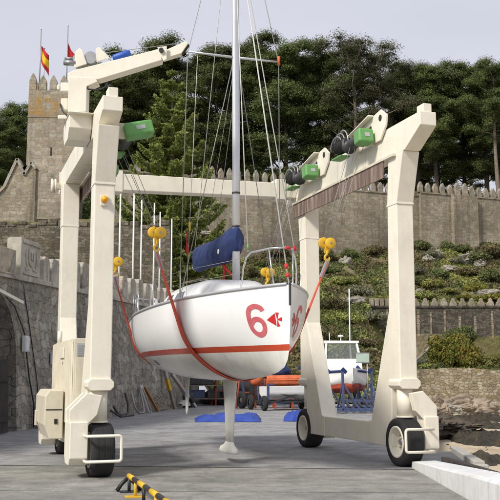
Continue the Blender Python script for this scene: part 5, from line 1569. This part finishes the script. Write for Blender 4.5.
# pines: trunk with limbs, crown of many needle tufts
def pine_proto(seed, H, base, Rr, mat, bark, lean_=0.0, nl=32, nper=1250, size=.115, top=.85, fork=False):
    g = np.random.default_rng(seed)
    root = empty('pine_tree', (0, 0, 0))
    tr = MB(); bend = g.normal(size=2) * .6
    def spine(z):
        u = z / H; return np.array((bend[0] * math.sin(u * 3) + lean_ * u * u * H, bend[1] * math.sin(u * 2.5), z))
    zs = [H * i / 9 for i in range(10)]
    tr.tube([tuple(spine(z)) for z in zs], [.42 * (1 - .85 * z / H) + .05 for z in zs], 8)
    P = []; Nn = []; tips = []
    for i in range(nl):
        u = base + (1 - base) * ((i + g.uniform(0, .8)) / nl); z = min(H * .98, H * u)
        az = i * 2.4 + g.uniform(-.5, .5)
        prof = math.sin(PI * min(1, (u - base) / (1 - base) * .80 + .20)) ** .7
        ln = Rr * prof * g.uniform(.35, 1.30) + .6
        up = g.uniform(-.05, .75) + .35 * (u - base)
        a = spine(z); d = np.array((math.cos(az), math.sin(az), up))
        m_ = a + d * ln * .55 + g.normal(size=3) * .25; e = a + d * ln + np.array((0, 0, ln * .12))
        tr.tube([tuple(a), tuple(m_), tuple(e)], [.16 * (1 - u * .6), .09, .03], 5)
        tips += [(e, 1.0), (m_ + g.normal(size=3) * .4 + (0, 0, .4), .8)]
        for _ in range(3): tips.append((e - d * ln * g.uniform(.0, .5) + g.normal(size=3) * np.array((1.1, 1.1, .75)), g.uniform(.35, 1.05)))
    tips.append((spine(H), .8))
    for c, k in tips:
        n_ = int(nper * k * k) + 20
        d = g.normal(size=(n_, 3)); d /= np.linalg.norm(d, axis=1)[:, None]
        d[:, 2] = np.where(d[:, 2] < -.35, -d[:, 2] * .6, d[:, 2])
        rr = np.minimum(1.12, np.abs(g.normal(.62, .34, (n_, 1))))
        P.append(c + d * rr * np.array((1.1, 1.1, .9)) * k * 1.5); Nn.append(d + np.array((0, 0, .5)))
    P = np.concatenate(P); Nn = np.concatenate(Nn)
    tr.build('trunk', M[bark], root)
    quads_mesh('crown', P, g.uniform(.6, 1.35, len(P)) * size, g, M[mat], root, 2.3, Nn)
    return root, H
protos = [pine_proto(31, 26, .36, 5.2, 'pineA', 'bark'), pine_proto(32, 28, .40, 5.8, 'pineA', 'bark', .004), pine_proto(33, 24, .26, 4.8, 'pineA', 'bark', nl=34),
          pine_proto(34, 27, .30, 5.6, 'pineB', 'barkpale', nl=30, nper=480), pine_proto(35, 29, .55, 5.0, 'pineA', 'barkpale', -.004, nl=22),
          pine_proto(36, 25, .26, 5.4, 'pineA', 'bark', .006, nl=36), pine_proto(37, 27, .33, 6.2, 'pineB', 'bark', -.003, nl=30, nper=700)]
used = [False] * len(protos)
def put_pine(k, xp, Y, ytop, label, rz, group='dark pines behind the castle wall'):
    th = math.atan(125 / 900); c, s = math.cos(th), math.sin(th); yc = (250 - ytop) / 900
    ztop = 1.7 + Y * (s + yc * c) / (c - yc * s)
    x = px(xp, Y, ztop * .85); zb = zt(x, Y) - .3
    root, H = protos[k]
    if used[k]: root = copy_tree(root)
    used[k] = True
    sc = (ztop - zb) / H
    root.location = (x, Y, zb); root.rotation_euler = (0, 0, rz); hs_ = max(.80, min(1.3, sc)) * 1.06
    root.scale = (hs_, hs_, sc)
    tag(root, label, 'pine tree', group)
FR = [(2, -8, 140, 128, 'low dark pine at the left picture edge beside the tower'), (2, 12, 146, 112, 'bushy pine rising directly left of the tower'), (0, 88, 150, 92, 'pine behind the crane column right of the tower'), (1, 112, 146, 76, 'pine under the crane boom left of the tall layered pine'),
      (0, 140, 152, 66, 'pine showing above the crane boom end left'), (5, 165, 150, 60, 'tall pine directly behind the end of the crane boom'), (0, 215, 146, 58, 'tall pine left of the mast under the spreader'), (6, 236, 152, 56, 'pine directly behind the mast'),
      (1, 258, 148, 54, 'tall pine just right of the mast'), (5, 281, 144, 62, 'pine at the right spreader tip, left of the dip in the skyline'), (4, 303, 150, 70, 'thin pine with a bare pale trunk in the dip of the skyline'), (1, 325, 146, 58, 'tall broad pine right of the dip in the skyline'),
      (3, 350, 140, 52, 'tallest dull grey green tree above the green winch motors'), (3, 376, 144, 60, 'dull grey green tree right of the tallest one'), (4, 398, 152, 78, 'thin lower pine left of the front right beam end'), (6, 414, 148, 74, 'pine directly above the front right beam end'),
      (1, 438, 144, 74, 'flat topped pine right of the front right beam end'), (5, 462, 150, 78, 'pine between the flat topped one and the right picture edge'), (2, 484, 146, 80, 'bushy pine near the right picture edge'), (4, 497, 138, 74, 'pine with a thick bare trunk at the right picture edge'), (1, 520, 150, 70, 'pine cut off by the right picture edge')]
for i, (k, x, Y, yt, lb) in enumerate(FR): put_pine(k, x, Y, yt, lb, i * 1.7 + .3)
for i in range(17):
    x = -20 + i * 35 + rnd.uniform(-5, 5)
    if 262 < x < 312: continue
    k = (2, 5, 6, 1)[i % 4]
    yt = itp([(-20, 150), (20, 140), (60, 135), (90, 125), (150, 115), (200, 125), (290, 140), (310, 135), (350, 110), (400, 110), (440, 115), (560, 110)], x)
    put_pine(k, x, 172 + rnd.uniform(-6, 8), yt + rnd.uniform(-6, 8), 'dark pine standing deep in the grove behind the front row of pines', i * 2.1, 'pines in the second row of the grove')
# shrubby edge of the grove, one mass right behind the merlons
pts = []
while len(pts) < 30000:
    xw = g.uniform(-30, 60); yw = YW(xw) + g.uniform(8, 22)
    h = 5.5 * (.6 + .5 * mn.noise(Vector((xw * .25, yw * .25, 3)))) 
    pts.append((xw, yw, zt(xw, yw) + h * g.uniform(0, 1) ** .7))
q = np.array(pts); tag(quads_mesh('undergrowth', q, g.uniform(.2, .5, len(q)), g, M['pineA']), kind='stuff')

# tall layered araucaria
def araucaria(loc, H, label):
    g = np.random.default_rng(77); root = empty('araucaria_tree', loc, 0, label, 'tree')
    tr = MB(); tr.tube([(0, 0, -.5), (.1, 0, H * .5), (0, 0, H)], [.34, .22, .03], 10); 
    P = []; Nn = []; S_ = []
    nt = 17
    for i in range(nt):
        u = i / (nt - 1); z = 1.8 + (H - 2.2) * u ** .93
        ln0 = 5.5 * (1 - u) ** .85 + .35
        nb = 7 if u < .8 else 5
        for b in range(nb):
            az = b * 2 * PI / nb + i * .41 + g.uniform(-.2, .2); ln = ln0 * g.uniform(.78, 1.10)
            droop = g.uniform(-.10, .10) - .06
            ca, sa = math.cos(az), math.sin(az)
            def bp(q): return np.array((ca * ln * q, sa * ln * q, z + ln * (.10 * q + droop * q - .16 * math.sin(q * PI) + .26 * q ** 3)))
            tr.tube([tuple(bp(0)), tuple(bp(.4)), tuple(bp(.75)), tuple(bp(1))], [.06 * (1 - u) + .015, .04 * (1 - u) + .01, .02, .008], 4, caps=False)
            m = int(24 * ln) + 10
            for q in g.uniform(.12, 1.0, m):
                c = bp(q); sd_ = np.array((-sa, ca, 0))
                wl_ = .50 * ln ** .5 * (1 - .5 * q) 
                for s_ in (-1, 1):
                    kk = int(3 + 4 * wl_)
                    for f in g.uniform(.05, 1, kk):
                        P.append(c + sd_ * s_ * f * wl_ + np.array((ca, sa, 0)) * f * wl_ * .5 + np.array((0, 0, .14 * f * wl_ - .02)) + g.normal(size=3) * .035)
                        Nn.append((ca * .35, sa * .35, .45)); S_.append(g.uniform(.08, .17))
    tr.build('trunk', M['barkpale'], root)
    quads_mesh('crown', np.array(P), np.array(S_), g, M['norfolk'], root, 2.2, np.array(Nn))
    return root
araucaria((px(171, 70, 18), 70, 5.6), 20.6, 'tall araucaria with layered branches behind the left of the mast')
for i, (x, Y, z, sc, kd, lb) in enumerate(((128, 66, 4.9, 1.5, 'green', 'green bush behind the white poles at the left'), (176, 64, 5, 1.4, 'dark', 'dark bush behind the right end of the merlon row'), (205, 66, 4.5, 1.6, 'green', 'green bush at the foot of the araucaria'), (150, 72, 5.5, 1.8, 'green', 'tall green bush in the gap between the poles'), (225, 76, 5.5, 1.7, 'dark', 'dark bush between the araucaria and the mast'))):
    make_shrub(kd, 'garden_bush', lb, (px(x, Y), Y, zt(px(x, Y), Y)), sc, i, 'bushes round the araucaria', 1.2, 'bush')
for i, (x, y0, Y, ln, lb) in enumerate(((150, 4.4, 80, 5.5, 'lower pale rock ledge crossing behind the white poles'), (140, 9.0, 90, 6.5, 'upper pale rock ledge behind the araucaria branches'))):
    rock('rock_ledge', (px(x, Y), Y, zt(px(x, Y), Y) + .5), (ln, .8, .7), M['rockgrey'], lb, 4.4 + i, None, -.15)

# ---- tarpaulins on the ground
def tarp(name, c, lx, ly, label, rz, sd_, h=.30):
    mb = MB(); rows = []
    for i in range(29):
        r_ = []
        for j in range(17):
            u, v = i / 28 * 2 - 1, j / 16 * 2 - 1
            ed = max(0, 1 - max(abs(u), abs(v)) ** 6)
            n1 = mn.noise(Vector((u * 2.2 + sd_, v * 2.6, sd_))); n2 = mn.noise(Vector((u * 6 + sd_, v * 6, 1)))
            r_.append((u * lx * (1 + .10 * n1) + .08 * n2, v * ly * (1 + .16 * mn.noise(Vector((u * 3, sd_, 0)))), .012 + ed * (h * (.55 + .7 * n1 + .3 * n2)) * 1.0 if ed * (h * (.55 + .7 * n1 + .3 * n2)) > 0 else .012))
        rows.append(r_)
    mb.grid(rows); o = mb.build(name, M['tarp'], recalc=False); o.location = c; o.rotation_euler = (0, 0, rz)
    return tag(o, label, 'tarpaulin', 'blue tarpaulins on the yard')
tarp('blue_tarpaulin', (-.86, 35.0, 0), 1.25, 1.7, 'larger crumpled blue tarpaulin lying flat behind the keel', .03, 1.3)
tarp('blue_tarpaulin', (1.95, 35.2, 0), .62, 1.5, 'smaller blue tarpaulin on the ground beside the rear right wheel', -.05, 6.3, .36)

# ---- striped low barrier
ba = empty('striped_barrier', (-1.78, 13.55, 0), math.atan2(-3.4, 1.0), 'low tubular barrier striped yellow and black at the bottom of the picture', 'barrier')
L0 = 5.2
mb = MB(); mb.tube([(0, 0, .235), (L0, 0, .235)], .036, 12); rail = mb.build('rail', M['black'], ba)
for k in range(6):
    mb = MB(); a = .02 + k * .92; mb.tube([(a, 0, .235), (a + .46, 0, .235)], .0385, 12); mb.build('yellow_stripe', M['yellow'], rail)
for k, x in enumerate((.05, .62, 1.30, 2.2, 3.1, 4.0, 4.9)):
    mb = MB(); mb.tube([(x, 0, .012), (x, 0, .215)], .024, 10); mb.box(x - .10, x + .10, -.14, .14, .009, .022); mb.build('foot', M['yellow'] if k % 2 else M['black'], ba)
mb = MB(); mb.tube([(-.02, -.17, .02), (-.02, -.10, .12), (-.02, .0, .21)], .03, 8); mb.tube([(.0, .18, .02), (.0, .10, .12), (-.02, .0, .21)], .03, 8); mb.build('end_stand', M['black'], ba)

# ---- boats, trailers and racks at the back of the yard
def rect_frame(m, x0, x1, y0, y1, z, w_=.09): 
    m.bar((x0, y0, z), (x1, y0, z), w_, w_); m.bar((x0, y1, z), (x1, y1, z), w_, w_)
    m.bar((x0, y0 + w_ / 2, z), (x0, y1 - w_ / 2, z), w_, w_); m.bar((x1, y0 + w_ / 2, z), (x1, y1 - w_ / 2, z), w_, w_)
def cradle(loc, rz, label, w_=2.3, l_=2.6, h=1.75):
    o = empty('boat_cradle', loc, rz, label, 'boat cradle', 'blue steel boat cradles')
    m = MB(); rect_frame(m, -w_ / 2, w_ / 2, -l_ / 2, l_ / 2, .16, .14); m.bar((-w_ / 2 + .07, 0, .16), (w_ / 2 - .07, 0, .16), .1, .1); m.build('base_frame', M['bluesteel'], o, .01)
    for sx in (-1, 1):
        for sy in (-1, 1):
            m = MB(); x, y = sx * w_ / 2, sy * l_ / 2
            m.bar((x, y, .23), (x * 1.02, y, h), .10, .10); m.bar((x * .35, y, .23), (x, y, h * .72), .07, .07); m.bar((x, y * .3, .23), (x, y, h * .8), .06, .06)
            m.build('upright', M['bluesteel'], o, .006)
            m = MB(); m.bar((x * .86, y, h - .06), (x * 1.04, y, h + .14), .16, .05, up=(0, 1, 0)); m.build('support_pad', M['navy'], o, .01)
    m = MB()
    for sy in (-1, 1): m.bar((-w_ / 2, sy * l_ / 2 * .96, .55), (w_ / 2, sy * l_ / 2 * .96, .55), .06, .06)
    m.build('cross_tie', M['bluesteel'], o)
    m = MB()
    for k in range(7): m.bar((-w_ / 2 + .2 + k * .3, -.6, .24), (-w_ / 2 + .3 + k * .3, .5, .5 + .12 * (k % 3)), .09, .09)
    m.build('loose_gear', M['dark'], o)
    return o
cradle((px(361, 40.5), 41.8, 0), .22, 'empty blue steel boat cradle between the right legs of the hoist', 2.2, 2.4, 1.85)
cradle((px(383, 44.5), 46.5, 0), -.12, 'blue steel boat cradle partly hidden by the front right leg', 2.0, 2.4, 2.0)
cradle((px(283, 50), 51.5, 0), .1, 'blue steel boat cradle behind the orange cover and white dinghy', 2.6, 2.4, 2.1)

def lofthull(m, L, B, D, fb=1.0, n=16, k=10, vee=.55, x0=0):
    rows = []
    for i in range(n + 1):
        u = i / n; b = B / 2 * (1 - max(0, (u - .45) / .55) ** 2.2); b = max(b, .01); zb = D * .55 * max(0, (u - .6) / .4) ** 2; ztop = D * (1 + .12 * u * u)
        r_ = []
        for j in range(2 * k + 1):
            a = -1 + j / k; q = abs(a)
            yy = b * min(1, q * 1.9) ** (vee + .25) if q < .55 else b * (1 + .06 * (q - .55)); zz = zb + (D * .42 * (q / .55) if q < .55 else D * .42 + (ztop - zb - D * .42) * (q - .55) / .45)
            r_.append((math.copysign(yy, a) if q > 0 else 0, x0 - L * u, zz))
        rows.append(r_)
    m.grid(rows); m.add(rows[0], [tuple(range(2 * k + 1))])
    return rows
mbo = empty('motorboat', (px(343, 46), 47.5, .75), .12, 'white motorboat with a windscreen cabin behind the blue cradle', 'motorboat')
m = MB(); rows = lofthull(m, 4.6, 2.35, 1.15); m.v = [(a, b + 1.6, c) for a, b, c in m.v]; m.build('hull', M['white'], mbo)
m = MB(); m.grid([[(r_[0][0], r_[0][1] + 1.6, r_[0][2] - .02), (0, r_[0][1] + 1.6, r_[0][2] + .04), (r_[-1][0], r_[-1][1] + 1.6, r_[-1][2] - .02)] for r_ in rows]); m.build('deck', M['white'], mbo)
m = MB(); 
for s in (-1, 1): m.tube([(s * abs(r_[-1][0]) + s * .012, r_[0][1] + 1.6, r_[0][2] - .12) for r_ in rows[:-1]], .06, 8)
m.build('rubbing_strake', M['navy'], mbo)
m = MB(); lofthull(m, 4.3, 2.2, .5); m.v = [(a * 1.005, b + 1.55, c - .015) for a, b, c in m.v]; m.build('red_bottom', M['redrust'], mbo)
m = MB(); m.prism([(-1.0, 1.14), (1.5, 1.14), (1.5, 1.78), (-.8, 1.78)], -.98, .98, 'x'); cabm = m.build('cabin', M['white'], mbo, .05)
m = MB()
for sx in (-1, 1):
    m.bar((sx * .9, -.78, 1.77), (sx * .80, -.40, 2.62), .10, .10); m.bar((sx * .9, 1.3, 1.77), (sx * .82, 1.2, 2.62), .09, .09)
m.prism([(-.50, 2.60), (1.35, 2.60), (1.35, 2.70), (-.45, 2.72)], -.92, .92, 'x'); m.build('wheelhouse_frame', M['white'], cabm, .02)
m = MB(); m.add([(-.84, -.75, 1.80), (.84, -.75, 1.80), (.76, -.40, 2.60), (-.76, -.40, 2.60)], [(0, 1, 2, 3)]); m.build('windscreen', M['clearglass'], cabm)
m = MB(); m.tube([(-.5, .2, 2.7), (-.5, .2, 3.15)], .02, 6); m.tube([(.1, .2, 2.7), (.1, .2, 2.95)], .02, 6); m.lathe([(2.95, .0), (2.95, .16), (3.03, .14), (3.06, 0)], (.1, .2, 0), 'z', 14); m.build('antenna', M['white'], cabm)
m = MB(); m.tube([(.86, 1.3, 1.6), (.86, 1.3, 5.6)], .035, 8); m.build('mast', M['white'], mbo)
for sx in (-1, 1):
    tt = empty('trestle', (px(343, 46) + sx * .75, 47.2, 0), .1, 'wooden trestle under the %s side of the white motorboat' % ('left' if sx < 0 else 'right'), 'trestle')
    m = MB(); m.bar((-.25, -.5, 0), (-.08, -.5, .82), .08, .08); m.bar((.25, -.5, 0), (.08, -.5, .82), .08, .08); m.bar((-.25, .9, 0), (-.08, .9, .82), .08, .08); m.bar((.25, .9, 0), (.08, .9, .82), .08, .08); m.build('leg', M['bluesteel'], tt)
    m = MB(); m.bar((0, -.7, .87), (0, 1.1, .87), .16, .10); m.build('beam', M['redrust'], tt)

sg = empty('lamp_sign', (px(368, 43), 43.2, 0), -.15, 'pale green box sign on a thin post beside the motorboat', 'sign')
m = MB(); m.tube([(0, 0, 0), (0, 0, 2.7)], .035, 8); m.build('post', M['grey'], sg)
m = MB(); m.box(-.52, .10, -.05, .05, 2.30, 2.72); m.build('panel', M['greenpaint'], sg, .01)
m = MB(); m.box(-.54, .12, -.056, .056, 2.72, 2.76); m.box(-.54, .12, -.056, .056, 2.26, 2.30); m.build('frame', M['grey'], sg)

tl_ = empty('boat_trailer', (px(286, 43.5), 45.0, 0), .35, 'dark low boat trailer with a wheel and crossed bars under the white dinghy', 'trailer')
m = MB(); rect_frame(m, -1.35, 1.35, -.8, .8, .42, .09); m.bar((-1.3, -.85, .30), (1.1, -.85, 1.0), .08, .07); m.bar((-1.1, -.85, .95), (1.3, -.85, .30), .07, .07); m.build('chassis', M['dark'], tl_)
for x, y in ((-1.45, -.95), (-1.45, .95), (1.3, .95)):
    m = MB(); m.lathe([(-.10, .14), (-.10, .30), (-.06, .36), (.06, .36), (.10, .30), (.10, .14)], (0, 0, 0), 'x', 24, caps=False); t_ = m.build('wheel', M['tyre'], tl_, loc=(x, y, .36))
    m = MB(); m.lathe([(-.06, .0), (-.06, .15), (.06, .15), (.06, 0)], (0, 0, 0), 'x', 16); m.build('rim', M['bluesteel'], t_)
for x in (-1.2, .9):
    m = MB(); m.bar((x, -.8, .46), (x, -.8, 1.25), .10, .10); m.bar((x, -.8, 1.25), (x + .32, -.8, 1.25), .08, .08); m.build('post', M['bluesteel'], tl_)
dg = empty('white_dinghy', (px(296, 44), 45.0, .52), 1.9, 'open white dinghy resting on the dark trailer', 'dinghy')
m = MB(); lofthull(m, 3.4, 1.5, .62); m.v = [(a, b + 1.6, c) for a, b, c in m.v]; m.build('hull', M['white'], dg)
m = MB(); m.box(-.6, .6, -.2, .1, .48, .52); m.box(-.6, .6, .9, 1.2, .48, .52); m.build('thwart', M['wood'], dg)
oc = empty('covered_boat', (px(292, 46.5), 47.2, .0), 1.65, 'boat under a faded orange red cover behind the white dinghy', 'covered boat')
m = MB(); rows = lofthull(m, 2.7, 1.4, .50); m.v = [(a, b + 1.35, c + 1.02) for a, b, c in m.v]; m.build('hull', M['orange'], oc)
m = MB(); rr_ = []
for r_ in rows:
    w_ = abs(r_[0][0]); y_ = r_[0][1] + 1.35; zt__ = r_[0][2] + 1.02
    rr_.append([(w_ * 1.03 * math.cos(a), y_, zt__ - .10 + (.26 + .05 * mn.noise(Vector((a * 2, y_, 1)))) * math.sin(a)) for a in [PI * k / 10 for k in range(11)]])
m.grid(rr_); m.build('cover', M['orange'], oc)
m = MB(); m.lathe([(-.05, .0), (-.05, .30), (.25, .34), (.5, .26), (.55, 0)], (0, 1.6, 1.45), 'y', 18); m.build('outboard_cowl', M['orange'], oc)
m = MB(); m.box(-.12, .12, 1.95, 2.2, .7, 1.3); m.build('outboard_leg', M['black'], oc, .02)
m = MB()
for y in (-.9, 0, .9): m.bar((-.5, y, 0), (-.35, y, 1.15), .09, .09); m.bar((.5, y, 0), (.35, y, 1.15), .09, .09)
m.build('stand', M['redrust'], oc)
def crumple(name, c, r, mat, label, sd_, cat, group=None):
    bm = bmesh.new(); bmesh.ops.create_icosphere(bm, subdivisions=4, radius=1)
    for v in bm.verts:
        p = v.co.copy(); d = 1 + .22 * mn.noise(p * 1.8 + Vector((sd_, 0, 0))) + .12 * mn.noise(p * 4.5 + Vector((0, sd_, 0)))
        z = p.z * r[2] * d
        v.co = Vector((p.x * r[0] * d, p.y * r[1] * d, max(-r[2] * .45, z)))
    me = bpy.data.meshes.new(name); bm.to_mesh(me); bm.free(); me.materials.append(M[mat])
    for p in me.polygons: p.use_smooth = True
    o = bpy.data.objects.new(name, me); COL.objects.link(o); o.location = c
    return tag(o, label, cat, group)
crumple('sail_bundle', (px(272, 48), 48.4, 1.95), (.95, .7, .55), 'navy', 'dark blue bundled sail lying on top of the orange covered boat', 2.2, 'bundle')
m = MB(); m.bar((px(306, 48), 48, 0), (px(306, 48), 48, 2.6), .10, .10)
tag(m.build('red_post', M['orange']), 'thin orange red post standing beside the rear right leg', 'post')
# red and blue racks with stored gear behind the keel and rudder
rk = empty('storage_rack', (px(205, 52), 51.6, 0), .1, 'open dark rack stacked with gear behind the rudder', 'rack')
m = MB()
for sx in (-1.1, 1.1):
    for sy in (-.5, .5): m.bar((sx, sy, 0), (sx, sy, 2.3), .08, .08)
m.build('upright', M['dark'], rk)
m = MB()
for z in (.35, 1.1, 1.8): m.box(-1.2, 1.2, -.55, .55, z, z + .05)
m.build('shelf', M['wood'], rk)
for i, (x, z, w_, h, mt, lb) in enumerate(((-.5, .404, 1.0, .40, 'bluesteel', 'blue crate on the lower shelf of the dark rack'), (.5, .404, .7, .35, 'dark', 'dark box on the lower shelf of the dark rack'), (-.2, 1.154, 1.4, .40, 'dark', 'wide dark box on the middle shelf of the rack'), (.3, 1.854, 1.2, .30, 'kerbgrey', 'pale box on the top shelf of the rack'), (-.7, 1.854, .5, .4, 'tarp', 'small blue box on the top shelf of the rack'))):
    o = empty('stored_box', (px(205, 52) + x, 51.6, z + .003), .1, lb, 'box', 'boxes stored on the dark rack')
    m = MB(); m.box(-w_ / 2, w_ / 2, -.4, .4, 0, h); m.build('carton', M[mt], o, .02)
    m = MB(); m.box(-w_ / 2 - .02, w_ / 2 + .02, -.42, .42, h, h + .05); m.build('lid', M[mt], o, .01)
for i, (x, Y, mt, lb) in enumerate(((246, 47.5, 'redrust', 'red steel trestle left of the trailer wheel'), (236, 50, 'bluesteel', 'blue steel trestle behind the keel'), (222, 51.5, 'redrust', 'red steel trestle left of the keel'))):
    o = empty('steel_trestle', (px(x, Y), Y, 0), .2 * i, lb, 'trestle', 'steel trestles at the back of the yard')
    m = MB()
    for sx in (-1, 1): m.bar((sx * .5, -.35, 0), (sx * .32, 0, 1.6), .08, .08); m.bar((sx * .5, .35, 0), (sx * .32, .02, 1.6), .08, .08)
    m.build('leg', M[mt], o)
    m = MB(); m.bar((-.6, 0, 1.65), (.6, 0, 1.65), .12, .10); m.bar((-.42, -.16, .8), (.42, -.16, .8), .06, .06); m.build('top_bar', M[mt], o)
crumple('gear_heap', (px(226, 53), 53.2, .35), (1.5, .8, .7), 'dark', 'dark heap of gear on the ground behind the keel', 3.4, 'heap')
crumple('gear_heap', (px(250, 52), 53.0, .5), (1.1, .8, .9), 'darkwood', 'dark brown heap behind the red trestle', 7.1, 'heap')
wh = empty('loose_trailer_wheel', (px(242, 46.5), 46.8, .42), .5, 'dark rubber wheel standing loose between trestle and trailer', 'wheel')
m = MB(); m.lathe([(-.11, .17), (-.11, .36), (-.07, .42), (.07, .42), (.11, .36), (.11, .17)], (0, 0, 0), 'x', 24, caps=False); m.build('tyre', M['tyre'], wh)
m = MB(); m.lathe([(-.06, .0), (-.06, .18), (.06, .18), (.06, 0)], (0, 0, 0), 'x', 16); m.build('rim', M['grey'], wh)

# pebbles and wrack on the sand
pb_ = MB(); g2 = random.Random(3)
for _ in range(900):
    x, y = g2.uniform(7, 24), g2.uniform(26, 76)
    if x < 4 + (y - 22) * .22 + .6 or x > y * .34: continue
    r_ = g2.choice((.04, .06, .09, .14)) * g2.uniform(.7, 1.4); z = bz(x, y)
    k = 6; v = [(x + r_ * g2.uniform(.7, 1.3) * math.cos(2 * PI * i / k), y + r_ * g2.uniform(.7, 1.3) * math.sin(2 * PI * i / k), z - .02) for i in range(k)]
    w2 = [(x + (a - x) * .6, y + (b - y) * .6, z + r_ * g2.uniform(.4, .8)) for a, b, c in v]
    pb_.add(v + w2, [(i, (i + 1) % k, k + (i + 1) % k, k + i) for i in range(k)] + [tuple(range(k, 2 * k))])
tag(pb_.build('shore_pebbles', M['rockdark']), kind='stuff')
